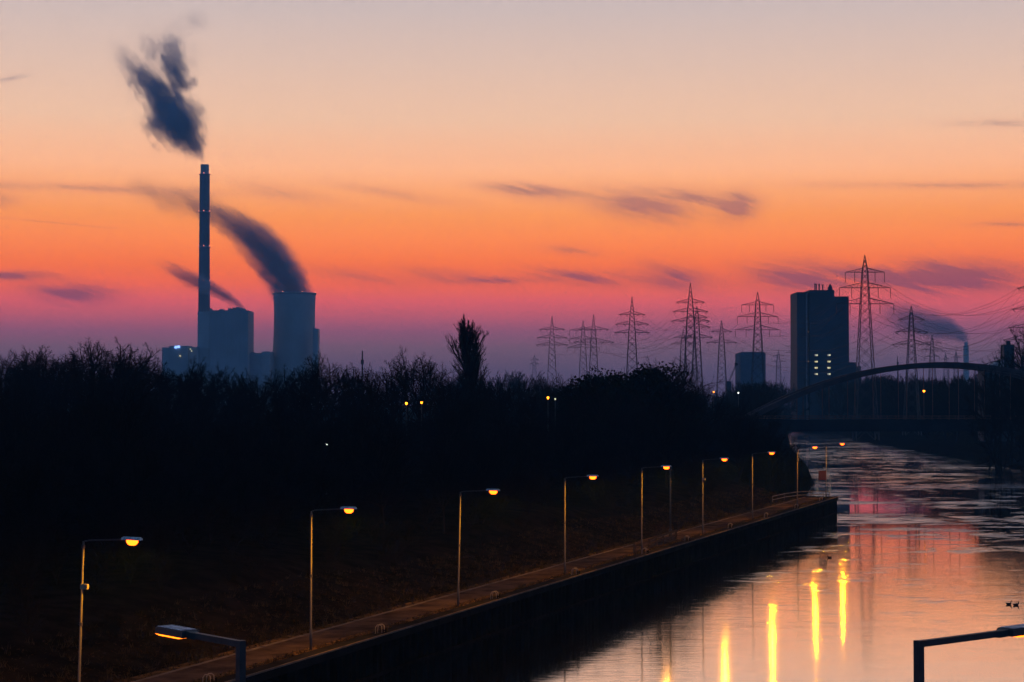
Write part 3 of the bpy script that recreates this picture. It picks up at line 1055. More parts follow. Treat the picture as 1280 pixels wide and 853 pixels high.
# ------------------------------------------------------------------ lattice pylons and their wires
def pylon(px, tip, Y, arms, label, hang=0.0, up=0.0, peak=None, th=1.0, base_z=None, rz=0.0):
    """arms: list of (photo y, half width in photo px)"""
    k = Y / F
    top = at(px, tip, Y)
    g = 5.0 if base_z is None else base_z
    e = empty('pylon', (top.x, Y, g), label, 'pylon', 'electricity pylons beyond the canal', rz)
    H = top.z - g
    w0, wt = H * 0.062, H * 0.014
    zs_arm = [at(px, y, Y).z - g for y, _ in arms]
    knee = zs_arm[-1]
    wk = H * 0.024

    def wid(z):
        if z < knee:
            return w0 + (wk - w0) * (z / knee) ** 0.85
        if z < zs_arm[0] + 0.5:
            return wk + (wt - wk) * (z - knee) / max(0.1, zs_arm[0] - knee + 0.5)
        return wt + (0.06 - wt) * (z - zs_arm[0] - 0.5) / (H - zs_arm[0] - 0.5)
    lev = [0.0]
    while lev[-1] < H - 1.5:
        lev.append(lev[-1] + max(1.6, wid(lev[-1]) * 1.75))
    lev[-1] = H
    lt = 0.20 * th
    for sx, sy in ((-1, -1), (1, -1), (1, 1), (-1, 1)):
        mb = MB()
        zz = [0, knee, zs_arm[0] + 0.5, H]
        mb.tube([(sx * wid(z), sy * wid(z), z) for z in zz], [lt * 0.75, lt * 0.65, lt * 0.55, lt * 0.4], 4)
        mb.build('leg', 'lattice', e)
    mb = MB()
    for z0, z1 in zip(lev[:-1], lev[1:]):
        a, b = wid(z0), wid(z1)
        for s in (-1, 1):
            mb.bar((-a, s * a, z0), (b, s * b, z1), 0.11 * th)
            mb.bar((a, s * a, z0), (-b, s * b, z1), 0.11 * th)
            mb.bar((s * a, -a, z0), (s * b, b, z1), 0.11 * th)
            mb.bar((s * a, a, z0), (s * b, -b, z1), 0.11 * th)
    mb.build('bracing', 'lattice', e)
    att = []
    for z, (_, hw) in zip(zs_arm, arms):
        Wd = hw * k
        w = wid(z)
        mb = MB()
        for s in (-1, 1):
            tipz = z + up * Wd * 0.16
            tp = (s * Wd, 0, tipz)
            rise = max(1.4, Wd * 0.2)
            for sy in (-1, 1):
                mb.bar((s * w, sy * w, z), tp, 0.15 * th)
                mb.bar((s * w * 0.9, sy * w * 0.9, z + rise), tp, 0.15 * th)
            nseg = 5
            for q in range(1, nseg):
                f = q / nseg
                lo = Vector((s * w, -w, z)).lerp(Vector(tp), f)
                hi = Vector((s * w * 0.9, -w * 0.9, z + rise)).lerp(Vector(tp), f)
                lo2 = Vector((s * w, -w, z)).lerp(Vector(tp), (q - 1) / nseg)
                mb.bar(lo, hi, 0.09 * th)
                mb.bar(lo2, hi, 0.09 * th)
        arm = mb.build('cross_arm', 'lattice', e)
        inner = (1.0, 0.52) if Wd > 5.5 else (1.0,)
        for s in (-1, 1):
            for f in inner:
                x = s * Wd * f
                zz = z + up * Wd * 0.16 * f
                if hang > 0:
                    mb = MB(); mb.tube([(x, 0, zz - 0.1), (x, 0, zz - hang)], 0.11 * th, 6); mb.build('insulator', 'glassins', arm)
                    att.append((x, zz - hang))
                else:
                    mb = MB(); mb.tube([(x, -0.2, zz), (x * 1.0, -0.2, zz + 0.15), (x - s * 1.3, 0.5, zz - 0.75)], 0.11 * th, 6); mb.build('insulator', 'glassins', arm)
                    att.append((x, zz - 0.1))
    cz, sn = math.cos(rz), math.sin(rz)
    return [Vector((top.x + x * cz, Y + x * sn, g + z)) for x, z in att] + [Vector((top.x, Y, g + H))]


PYL = {}
PYL['a'] = pylon(690, 395, 1060, [(412, 16), (422.5, 19), (431.5, 20)], 'leftmost slim pylon right of the poplar')
PYL['b'] = pylon(729, 401, 1122, [(413, 17), (424, 17), (434.5, 20)], 'shorter pylon just left of its twin beside the dark evergreen', hang=2.6)
PYL['c'] = pylon(742, 393, 1040, [(412, 19), (428, 25)], 'pylon right of its shorter twin with two wide arms')
PYL['d'] = pylon(790, 371, 867, [(393.5, 16.5), (405.5, 21), (416, 22)], 'pylon standing alone above the dark evergreen trees')
PYL['e'] = pylon(863, 354, 802, [(378, 17.5), (389.5, 22), (401.5, 24)], 'tall pylon in front of its cluster above the tree slope')
PYL['f'] = pylon(871, 383, 930, [(397, 13), (409, 17), (422, 20)], 'pylon partly hidden behind the tall one in the cluster')
PYL['f2'] = pylon(854, 411, 1250, [(422, 12), (430, 15)], 'faint pylon at the back of the cluster', th=1.0)
PYL['g'] = pylon(902, 400.5, 1122, [(414.5, 13), (428.5, 19)], 'pylon with two arms left of the grey block')
PYL['h'] = pylon(947, 365, 830, [(381.5, 20), (396, 25.5), (412.5, 28)], 'pylon with hanging insulators rising behind the grey block', hang=2.8)
PYL['i'] = pylon(1081, 319, 680, [(340.5, 24.5), (360, 32), (380, 36)], 'tallest pylon right of the tall dark block', hang=3.4)
PYL['j'] = pylon(1139, 382, 782, [(399, 16), (414.5, 20.5), (430, 24)], 'pylon with upturned arms behind the bridge arch', up=-0.25)
PYL['k'] = pylon(1165, 418, 1347, [(429, 11), (437, 13), (446, 9)], 'faint far pylon left of the far chimney', hang=2.0)
PYL['l'] = pylon(1293, 318, 640, [(360, 22), (386, 29), (409, 33), (424, 40)], 'pylon cut by the right edge of the picture', up=-0.2, base_z=9.0)
PYL['m'] = pylon(992, 425, 1700, [(433, 8), (441, 10)], 'very faint pylon left of the tall dark block', th=1.1)
PYL['n'] = pylon(973, 437, 1900, [(445, 7), (452, 9)], 'tiny faint pylon between the grey block and the dark block', th=1.1)
PYL['o'] = pylon(1195, 437, 2000, [(447, 7), (455, 8)], 'tiny faint pylon left of the far chimney foot', th=1.1)
PYL['p'] = pylon(668, 443, 1950, [(450, 5), (455, 6)], 'tiny faint mast left of the first pylon', th=1.1)
PYL['q'] = pylon(1182, 440, 2300, [(449, 5), (456, 6)], 'tiny faint mast right of the faint far pylon', th=1.1)
for px, py, Y in ((453, 439, 900), (1122, 446, 1500)):
    t_ = at(px, py, Y)
    e = empty('mast', (t_.x, Y, 5), 'thin mast standing above the bare trees left of the poplar' if px < 500 else 'thin mast above the bridge arch beside the tallest pylon', 'mast')
    mb = MB(); mb.tube([(0, 0, 0), (0, 0, t_.z - 5)], [0.6, 0.3], 6); mb.build('shaft', 'lattice', e)
    mb = MB(); mb.box(-0.7, 0.7, -0.3, 0.3, t_.z - 11, t_.z - 9); mb.build('antenna', 'lattice', e)


def span(k0, k1, sag, label, pick=None, rad=0.03):
    A, B = PYL[k0], PYL[k1]
    n = min(len(A), len(B))
    for i in (range(n - 1) if pick is None else pick):
        a, b = A[i], B[i]
        mb = MB()
        pts = []
        for q in range(15):
            f = q / 14
            w = a.lerp(b, f)
            w.z -= sag * 4 * f * (1 - f)
            pts.append(w - a)
        mb.tube(pts, rad, 3, False)
        o = mb.build('power_line', 'wire', None, False, a)
        tag(o, '%s wire, %s arm, %s' % (('outer left', 'inner left', 'outer right', 'inner right')[i % 4], ('top', 'middle', 'lower', 'lowest')[min(3, i // 4)], label), 'power line', 'wires ' + label)
    return


# sides of the arms are listed left, left inner, right, right inner per arm
span('i', 'l', 10.0, 'tallest pylon to the right edge pylon', rad=0.035)
span('h', 'i', 9.0, 'tallest pylon to the grey block pylon')
span('e', 'h', 10.0, 'clustered tall pylon to the grey block pylon')
span('d', 'e', 9.0, 'lone pylon to the clustered tall pylon')
span('c', 'd', 10.0, 'wide armed twin pylon to the lone pylon', pick=range(0, 8))
span('a', 'c', 8.0, 'leftmost pylon to the wide armed twin', pick=range(0, 8))
span('f', 'g', 8.0, 'hidden cluster pylon to the two armed pylon', pick=range(0, 8))
span('j', 'l', 12.0, 'upturned arm pylon to the right edge pylon')
span('g', 'j', 14.0, 'two armed pylon passing the tall block', pick=range(0, 8))
span('j', 'k', 8.0, 'upturned arm pylon to the faint far pylon', pick=range(0, 6), rad=0.035)
span('b', 'f', 9.0, 'shorter twin pylon to the hidden cluster pylon', pick=range(0, 8))

# ------------------------------------------------------------------ trees
def grow_segments(seed, style):
    """bare branching skeleton inside a rounded envelope; returns (level, p0, p1, r0, r1), height 1"""
    rnd = random.Random(seed)
    segs = []
    P = dict(oak=dict(n=(16, 8, 8, 7), ang=(0.95, 0.8, 0.8, 0.85), ln=(0, 0.48, 0.48, 0.48), t0=0.24, trop=0.06, TL=0.76, env=(0.60, 0.36, 0.42)),
             ash=dict(n=(16, 8, 8, 7), ang=(0.75, 0.7, 0.72, 0.8), ln=(0, 0.46, 0.48, 0.48), t0=0.22, trop=0.10, TL=0.82, env=(0.60, 0.29, 0.43)),
             poplar=dict(n=(92, 9, 7, 4), ang=(0.40, 0.30, 0.38, 0.4), ln=(0, 0.42, 0.45, 0.5), t0=0.05, trop=0.30, TL=1.0, env=(0.58, 0.135, 0.45)),
             bush=dict(n=(12, 8, 7, 5), ang=(0.75, 0.7, 0.7, 0.8), ln=(0, 0.55, 0.5, 0.5), t0=0.06, trop=0.12, TL=0.6, env=(0.45, 0.42, 0.58)),
             far=dict(n=(11, 8, 9), ang=(0.8, 0.75, 0.7), ln=(0, 0.5, 0.55), t0=0.22, trop=0.15, TL=0.8, env=(0.58, 0.34, 0.44)))[style]
    nmax = len(P['n'])
    thick = {'far': 2.2}.get(style, 1.0)
    ec, er, eh = P['env']

    def side(d, ang, az):
        a = d.orthogonal().normalized()
        a.rotate(Matrix.Rotation(az, 3, d))
        return (d * math.cos(ang) + a * math.sin(ang)).normalized()

    def reach(q, d):
        """distance from q along d to the crown envelope"""
        o = Vector((q.x / er, q.y / er, (q.z - ec) / eh))
        v = Vector((d.x / er, d.y / er, d.z / eh))
        a, b, c = v.dot(v), 2 * o.dot(v), o.dot(o) - 1
        D = b * b - 4 * a * c
        return max(0.0, (-b + math.sqrt(D)) / (2 * a)) if D > 0 else 0.0

    def branch(p, d, L, r, lev):
        ns = 4 if lev <= 1 else (3 if lev < nmax else 2)
        pts = [p.copy()]
        dd = d.copy()
        for i in range(ns):
            j = 0.05 if lev == 0 else (0.08 if style == 'poplar' and lev == 1 else 0.20)
            dd = (dd + Vector((rnd.gauss(0, j), rnd.gauss(0, j), rnd.gauss(0, j) + (P['trop'] * 0.5 if lev else 0)))).normalized()
            pts.append(pts[-1] + dd * (L / ns))
        r1 = r * (0.22 if lev == 0 else 0.4)
        for i in range(ns):
            segs.append((lev, pts[i], pts[i + 1], r + (r1 - r) * i / ns, r + (r1 - r) * (i + 1) / ns))
        if lev >= nmax:
            return
        n = P['n'][lev]
        az = rnd.uniform(0, 6.28)
        for k in range(n):
            lo = P['t0'] if lev == 0 else 0.18
            f = lo + (1 - lo) * (k + rnd.random()) / n
            i = min(ns - 1, int(f * ns))
            q = pts[i].lerp(pts[i + 1], f * ns - i)
            bd = (pts[i + 1] - pts[i]).normalized()
            az += 2.4 + rnd.gauss(0, 0.35)
            ang = P['ang'][lev] * (rnd.uniform(0.85, 1.12) if style == 'poplar' else rnd.uniform(0.7, 1.25))
            if lev == 0:
                if style not in ('poplar', 'bush'):
                    ang *= 1.25 - 0.75 * f
                v = side(bd, ang, az)
                Lc = reach(q, v) * rnd.uniform(0.80, 1.06)
                if style == 'poplar':
                    zz = min(1.0, q.z + 0.08)
                    Lc = interp(zz, [(0.1, 0.04), (0.35, 0.075), (0.6, 0.100), (0.75, 0.088), (0.88, 0.062), (0.96, 0.034), (1.0, 0.014)]) / max(0.27, math.sin(ang * 0.72)) * rnd.uniform(0.9, 1.05)
                    Lc = min(Lc, max(0.025, (1.0 - q.z) * 0.72))
                if Lc < 0.04:
                    Lc = 0.05
            else:
                v = side(bd, ang, az)
                Lc = L * P['ln'][lev] * rnd.uniform(0.65, 1.15) * (1.1 - 0.5 * f)
            rc = max(0.0010 * thick, min(r * 0.5, 0.0085 * Lc / 0.3))
            if lev >= nmax - 1:
                rc = 0.00075 * thick
            branch(q, v, Lc, rc, lev + 1)

    if style == 'bush':
        for s in range(5):
            a = rnd.uniform(0, 6.28)
            v = Vector((math.cos(a) * 0.35, math.sin(a) * 0.35, 1)).normalized()
            branch(Vector((rnd.gauss(0, 0.04), rnd.gauss(0, 0.04), -0.01)), v, rnd.uniform(0.5, 0.8), 0.010, 1)
    branch(Vector((0, 0, -0.02)), Vector((0, 0, 1)), P['TL'], 0.016 if style != 'bush' else 0.012, 0)
    zmax = max(s[2].z for s in segs)
    return [(l, a / zmax, b / zmax, ra, rb) for l, a, b, ra, rb in segs]


def seg_arrays(segs, sides):
    """vectorised prisms -> (verts, quads)"""
    A = np.array([tuple(s[1]) for s in segs]); B = np.array([tuple(s[2]) for s in segs])
    ra = np.array([s[3] for s in segs]); rb = np.array([s[4] for s in segs])
    d = B - A
    d /= np.maximum(np.linalg.norm(d, axis=1, keepdims=True), 1e-9)
    ref = np.where(np.abs(d[:, 2:3]) > 0.9, np.array([[1.0, 0, 0]]), np.array([[0, 0, 1.0]]))
    u = np.cross(d, ref); u /= np.linalg.norm(u, axis=1, keepdims=True)
    w = np.cross(d, u)
    V = []
    for k in range(sides):
        a = 2 * math.pi * k / sides
        V.append(A + (u * math.cos(a) + w * math.sin(a)) * ra[:, None])
    for k in range(sides):
        a = 2 * math.pi * k / sides
        V.append(B + (u * math.cos(a) + w * math.sin(a)) * rb[:, None])
    V = np.stack(V, 1).reshape(-1, 3)
    base = np.arange(len(segs))[:, None] * (2 * sides)
    Fc = np.concatenate([base + np.array([[k, (k + 1) % sides, sides + (k + 1) % sides, sides + k]]) for k in range(sides)], 0)
    return V, Fc


def np_mesh(name, V, Q):
    me = bpy.data.meshes.new(name)
    me.vertices.add(len(V))
    me.vertices.foreach_set('co', V.astype(np.float32).ravel())
    k = Q.shape[1]
    me.loops.add(Q.size)
    me.loops.foreach_set('vertex_index', Q.astype(np.int32).ravel())
    me.polygons.add(len(Q))
    me.polygons.foreach_set('loop_start', np.arange(0, Q.size, k, dtype=np.int32))
    me.update(calc_edges=True)
    me.validate()
    return me


PROTO = {}
for style, seeds in (('oak', (11, 12, 13)), ('ash', (21, 22, 23)), ('poplar', (31,)), ('bush', (41, 42, 43)), ):
    for sd in seeds:
        sg = grow_segments(sd, style)
        tr_ = [s for s in sg if s[0] <= 1]
        cr_ = [s for s in sg if s[0] >= 2]
        tm = np_mesh('trunk', *seg_arrays(tr_, 6))
        cm = np_mesh('crown', *seg_arrays(cr_, 3))
        tm.materials.append(M['bark']); cm.materials.append(M['twig'])
        PROTO[(style, sd)] = (tm, cm)


def leaf_cloud(seed, n=9000):
    rnd = np.random.default_rng(seed)
    # lobes of foliage, leaf-sized faces through the volume
    L = 38
    cz = rnd.uniform(0.25, 0.86, L)
    rad = 0.36 * np.sqrt(np.clip(1 - ((cz - 0.42) / 0.58) ** 2, 0.05, 1))
    an = rnd.uniform(0, 2 * np.pi, L)
    rr = rad * np.sqrt(rnd.uniform(0.0, 0.85, L))
    C = np.stack([rr * np.cos(an), rr * np.sin(an), cz], 1)
    Rl = rnd.uniform(0.10, 0.19, L)
    idx = rnd.integers(0, L, n)
    v = rnd.normal(size=(n, 3)); v /= np.linalg.norm(v, axis=1, keepdims=True)
    pos = C[idx] + v * (Rl[idx] * rnd.uniform(0.45, 1.12, n) ** 0.6)[:, None] * np.array([[1, 1, 0.9]])
    u = rnd.normal(size=(n, 3)); u /= np.linalg.norm(u, axis=1, keepdims=True)
    w = np.cross(u, rnd.normal(size=(n, 3))); w /= np.linalg.norm(w, axis=1, keepdims=True)
    s = rnd.uniform(0.009, 0.02, n)[:, None]
    V = np.stack([pos - u * s, pos + w * s * 0.7, pos + u * s, pos - w * s * 0.7], 1).reshape(-1, 3)
    zx = V[:, 2].max()
    V /= zx
    Q = np.arange(4 * n).reshape(n, 4)
    return V, Q


for sd in (51, 52):
    sg = grow_segments(sd, 'bush')
    tm = np_mesh('trunk', *seg_arrays([s for s in sg if s[0] <= 2], 4))
    cm = np_mesh('crown', *leaf_cloud(sd))
    tm.materials.append(M['bark']); cm.materials.append(M['evergreen'])
    PROTO[('ever', sd)] = (tm, cm)

TR = random.Random(77)


def tree(style, base, H, wf=1.0, label=None, group=None, name='bare_tree', sd=None):
    keys = [k for k in PROTO if k[0] == style and (sd is None or k[1] == sd)]
    k = TR.choice(keys)
    e = empty(name, base, label, 'tree' if name != 'bare_shrub' else 'shrub', group, TR.uniform(0, 6.28))
    e.scale = (H * wf, H * wf, H)
    link('trunk', PROTO[k][0], 'bark', e)
    link('crown', PROTO[k][1], 'twig', e)
    return e


def tree_px(style, px, py, Y, wf=1.0, **kw):
    p = at(px, py, Y)
    g = land(p.x, Y)
    return tree(style, (p.x, Y, g - 0.05), max(1.5, p.z - g), wf, **kw)


SKY = [(-60, 430), (0, 428), (20, 424), (50, 423), (80, 430), (100, 416), (125, 414), (145, 414), (165, 427), (190, 438), (215, 441), (240, 443), (262, 440), (290, 455),
       (312, 460), (335, 452), (352, 447), (372, 446), (400, 437), (420, 438), (440, 446), (456, 449), (475, 451), (490, 441), (512, 431), (540, 438), (555, 447),
       (570, 456), (600, 462), (640, 458), (665, 466), (690, 472), (712, 466), (735, 458), (760, 460), (790, 457), (820, 449), (836, 449), (852, 466), (870, 477), (900, 491), (920, 501), (940, 522), (990, 545), (1030, 600)]


def sky_y(px):
    return interp(px, SKY)


GB = 'bare winter trees of the wood left of the canal'


def zone(px):
    for lim, txt in ((95, 'at the far left edge of the picture'), (200, 'left of the block with blue lights'), (262, 'below the tall chimney'), (325, 'below the boiler house'), (400, 'below the cooling tower'), (470, 'just right of the cooling tower'),
                     (577, 'left of the poplar'), (680, 'just right of the poplar'), (770, 'below the twin pylons'), (850, 'below the lone pylon'), (1100, 'left of the far bridge')):
        if px < lim:
            return txt


# standouts
tree_px('poplar', 593, 391, 400, 1.0, label='tall slim columnar poplar rising above the other trees', name='poplar_tree')
tree_px('oak', 511, 430, 380, 0.75, label='bare rounded tree, highest of those just left of the poplar', name='bare_tree', sd=11)
tree_px('ash', 400, 436, 380, 0.8, label='bare tree with open twigs just right of the cooling tower', name='bare_tree', sd=21)
tree_px('ever', 735, 457, 330, 0.9, label='dense dark evergreen left of the lone pylon', name='evergreen_tree', sd=51)
tree_px('ever', 752, 462, 328, 0.9, label='dense dark evergreen merging with its taller neighbour on its left', name='evergreen_tree', sd=52)
tree_px('bush', 820, 443, 345, 0.9, label='broad twiggy tree at the top of the slope left of the clustered pylons', name='bare_tree', sd=41)
tree_px('ever', 826, 451, 352, 0.95, label='dark rounded tree on the top of the mound left of the clustered pylons', name='evergreen_tree', sd=52)
tree_px('bush', 838, 444, 350, 0.8, label='twiggy tree directly left of the clustered pylons', name='bare_tree', sd=42)
tree_px('ever', 795, 452, 340, 1.0, label='dark tree below the lone pylon', name='evergreen_tree', sd=51)
# skyline row
x = -50.0
while x < 930:
    if not (575 < x < 612):
        st = 'ash' if TR.random() < 0.35 else 'oak'
        if 690 < x < 900: st = 'bush'
        tree_px(st, x, sky_y(x) + TR.uniform(0, 9), TR.uniform(320, 430) if x < 640 else TR.uniform(330, 420), TR.uniform(0.9, 1.25), label='bare treetop on the skyline ' + zone(x), group=GB)
    x += TR.uniform(18, 31)
# second and third rows, lower, filling the body of the wood
for Y0, Y1, dy0, dy1, step in ((400, 470, 9, 26, 26), (290, 330, 12, 34, 26), (245, 285, 30, 60, 30), (205, 240, 45, 80, 34), (170, 200, 60, 100, 40)):
    x = -60.0
    while x < 985:
        Y = TR.uniform(Y0, Y1)
        p = at(x, 500, Y)
        t_ = interp(Y, LB) - p.x
        if t_ > (17 if Y < 300 else 9) and not any(abs(x - q) < 13 for q in (408, 508, 527, 685, 892)):
            st = TR.choice(['ash', 'oak', 'bush', 'bush'] if Y0 < 400 else ['oak', 'ash'])
            yv = min(sky_y(x) + TR.uniform(dy0, dy1), 575)
            tree_px(st, x, yv, Y, TR.uniform(0.7, 1.0), label=('lower bare tree in the second row ' if Y0 == 290 else 'bare tree at the back of the wood ' if Y0 == 400 else 'dark bare tree deep in the wood ' if Y0 > 200 else 'front row bare tree near the towpath ') + zone(x), group=GB)
        x += TR.uniform(step * 0.7, step * 1.3)
# trees round the end of the quay and up to the bridge
NUM = ['first', 'second', 'third', 'fourth', 'fifth', 'sixth', 'seventh', 'eighth', 'ninth', 'tenth', 'eleventh', 'twelfth', 'thirteenth', 'fourteenth', 'fifteenth', 'sixteenth']
for nn_, (px, py, Y) in enumerate(sorted(((930, 520, 330), (945, 532, 335), (958, 528, 345), (968, 540, 330), (975, 548, 338), (984, 552, 350), (990, 572, 352), (1000, 585, 372), (1010, 592, 395), (1016, 596, 420), (962, 515, 420), (945, 505, 440), (925, 498, 450), (914, 499, 430), (866, 474, 440), (985, 560, 420)))):
    tree_px('bush', px, py, Y, TR.uniform(0.7, 1.1), label='low dense bare tree beyond the quay end, %s counted from the left' % NUM[nn_], group='low trees past the quay end')
for px, py, Y in ((508, 513, 282), (527, 513, 285), (686, 508, 292), (409, 565, 215)):
    tree_px('bush', px, py, Y, 1.0, label='low bush hiding the foot of a small lamp ' + zone(px), group=GB)
# right bank
for k in range(70):
    Y = TR.uniform(525, 860)
    px = TR.uniform(1075, 1300)
    p = at(px, 470, Y)
    if p.x - interp(Y, RB) < 14:
        continue
    top = interp(px, [(1060, 486), (1120, 478), (1200, 473), (1240, 465), (1300, 455)]) + TR.uniform(0, 14)
    tree_px(TR.choice(['ash', 'oak', 'bush']), px, top, Y, TR.uniform(0.6, 0.9), label='bare tree on the right bank behind the bridge', group='bare trees on the right bank')
for px, py, Y, st, lab in ((1276, 396, 523, 'ash', 'tall bare tree at the right edge beside the cut off pylon'), (1236, 443, 530, 'oak', 'small bare tree left of the dark house at the right edge'),
                           (1290, 412, 530, 'oak', 'bare tree half outside the right edge'), (1262, 425, 545, 'oak', 'bare tree behind the dark house at the right edge'), (1252, 452, 490, 'bush', 'bushy bare tree below the dark house at the right edge'), (1284, 455, 480, 'bush', 'bushy tree in the lower right corner of the bridge approach')):
    tree_px(st, px, py, Y, 0.7, label=lab)
# house on the right bank
p = at(1268, 470, 560)
hs = empty('house', (p.x, 560, 8), 'dark house with chimney at the right edge among bare trees', 'house')
block(hs, 1255, 1268, 431, 560, 4, 'tower', 'wall', 7.0)
block(hs, 1258.5, 1263, 426, 562, 1.2, 'tower', 'chimney_stack', at(1260, 431, 560).z)
a, b, c2_ = at(1229, 463, 559), at(1254.8, 449, 559), at(1254.8, 463, 559)
mb = MB()
mb.add([a, b, c2_, a + Vector((0, 8, 0)), b + Vector((0, 8, 0)), c2_ + Vector((0, 8, 0))], [(0, 2, 1), (3, 4, 5), (0, 1, 4, 3), (1, 2, 5, 4), (2, 0, 3, 5)])
onto(mb.build('lean_to_roof', 'cladding'), hs)
mb = MB(); mb.box(a.x + 0.2, c2_.x, 559.3, 566.5, 7.0, a.z - 0.01); onto(mb.build('lean_to_wall', 'tower'), hs)

# small lights in the wood
wood_l = [(508, 504, 300, 'sodiumfar', 'left of a close pair of small lamps glowing in the wood'), (527, 503, 300, 'sodiumfar', 'right of a close pair of small lamps glowing in the wood'),
          (685, 497, 310, 'sodiumfar', 'small lamp glowing in the dark below the first pylon'), (694, 498.5, 318, 'winlight', 'dim lamp just right of the glowing one below the first pylon'),
          (408, 555, 230, 'whitelamp', 'tiny white lamp low in the dark wood below the cooling tower'),
          (892, 490, 492, 'sodiumfar', 'lamp on a pale pole above the trees left of the bridge'), (923, 491, 470, 'whitelamp', 'tiny white lamp left of the bridge arch')]
for px, py, Y, m, lab in wood_l:
    q = at(px, py, Y)
    g = land(q.x, Y)
    post_lamp('post_lamp', q, g, lab, 'street lamp', m, {'whitelamp': 0.10, 'winlight': 0.12}.get(m, 0.17), pm='galv' if px > 800 else 'darkmetal')

# undergrowth along the bank and under the trees: uncountable brush
def brush(name, label, spots, seed, m='twig', nproto=4, style='bush'):
    rnd = random.Random(seed)
    protos = []
    for k in range(nproto):
        sg = [s for s in grow_segments(seed + k, 'far')]
        sg = [(l, a, b, ra * 1.4, rb * 1.4) for l, a, b, ra, rb in sg if l >= 1]
        protos.append(seg_arrays(sg, 3))
    Vs, Qs, n = [], [], 0
    for (x, y, z, h, w) in spots:
        V, Q = protos[rnd.randrange(nproto)]
        a = rnd.uniform(0, 6.28)
        c_, s_ = math.cos(a), math.sin(a)
        Rm = np.array([[c_ * w, -s_ * w, 0], [s_ * w, c_ * w, 0], [0, 0, h]])
        Vs.append(V @ Rm.T + np.array([[x, y, z]]))
        Qs.append(Q + n)
        n += len(V)
    me = np_mesh(name, np.concatenate(Vs), np.concatenate(Qs))
    o = link(name, me, m)
    tag(o, label, 'undergrowth' if 'under' in name else 'forest', kind='stuff')
    return o


rnd = random.Random(9)
sp_ = []
while len(sp_) < 480:
    Y = rnd.uniform(95, 330) ** 1.0
    px = rnd.uniform(-60, 1000)
    p = at(px, 600, Y)
    t_ = interp(Y, LB) - p.x
    if t_ < 9.5:
        continue
    if any(abs(px - q) < 9 for q in (408, 508, 527, 685)) and t_ > 20:
        continue
    h = rnd.uniform(0.5, 1.6) + min(5.5, max(0.0, t_ - 9.5) * 0.26)
    sp_.append((p.x, Y, land(p.x, Y) - 0.1 - h * 0.25, h * 1.35, h * 1.5))
brush('undergrowth', 'tangled dark undergrowth along the bank left of the towpath', sp_, 300)
# distant wooded skyline
sp_ = []
for k in range(330):
    Y = rnd.uniform(600, 1150)
    px = rnd.uniform(560, 940) if k < 90 else rnd.uniform(900, 1295)
    if k > 300:
        Y, px = rnd.uniform(1196, 1240), rnd.uniform(955, 1110)
    p = at(px, 470, Y)
    g = land(p.x, Y)
    lo, hi = interp(Y, LB), interp(Y, RB)
    if Y < 1188 and lo - 8 < p.x < hi + 10:
        continue
    ytop = interp(px, [(560, 466), (620, 462), (660, 459), (700, 470), (800, 474), (880, 488), (935, 480), (985, 467), (1060, 472), (1120, 469), (1180, 467), (1300, 462)]) + abs(rnd.gauss(0, 9))
    top = at(px, ytop, Y).z
    h = max(5, top - g)
    sp_.append((p.x, Y, g - h * 0.12, h * 1.12, h * rnd.uniform(0.75, 1.0)))
for k in range(110):          # thick belts along both banks of the far reach
    right = k < 75
    Y = rnd.uniform(690, 1180) if right else rnd.uniform(640, 1180)
    X = interp(Y, RB) + rnd.uniform(11, 26) if right else interp(Y, LB) - rnd.uniform(10, 24)
    px = 640 + F * X / Y
    g = land(X, Y)
    h = max(6, at(px, 466 + abs(rnd.gauss(0, 5)) if right else 474 + abs(rnd.gauss(0, 7)), Y).z - g)
    sp_.append((X, Y, g - h * 0.14, h * 1.14, h * rnd.uniform(0.8, 1.05)))
brush('distant_wood', 'hazy distant woodland behind the bridge and below the pylons', sp_, 400)

# ------------------------------------------------------------------ leaf litter and tufts on the bank
rng = np.random.default_rng(4)
n = 22000
Yv = rng.uniform(70, 300, n)
tv = np.where(rng.random(n) < 0.25, rng.uniform(0.95, 2.1, n), 4.9 + 7.5 * rng.uniform(0, 1, n) ** 1.5)
X = 0.32 * Yv - 46.9 - tv * QN.x
Y_ = Yv - tv * QN.y
Z = np.array([lheight(a, b) for a, b in zip(X, Y_)]) + 0.01
pos = np.stack([X, Y_, Z], 1)
u = rng.normal(size=(n, 3)) * np.array([[1, 1, 0.5]]); u /= np.linalg.norm(u, axis=1, keepdims=True)
w = rng.normal(size=(n, 3)) * np.array([[1, 1, 0.8]]); w /= np.linalg.norm(w, axis=1, keepdims=True)
s = rng.uniform(0.04, 0.13, n)[:, None]
V = np.stack([pos - u * s, pos + w * s, pos + u * s], 1).reshape(-1, 3)
V[:, 2] = np.maximum(V[:, 2], np.repeat(Z, 3) - 0.02)
M['leaf'] = mat('dead_leaf', (0.046, 0.027, 0.011), 0.9, 0.6, 1.5)
o = link('leaf_litter', np_mesh('leaf_litter', V, np.arange(3 * n).reshape(n, 3)), 'leaf')
tag(o, 'brown fallen leaves scattered over the verge and bank', 'leaves', kind='stuff')

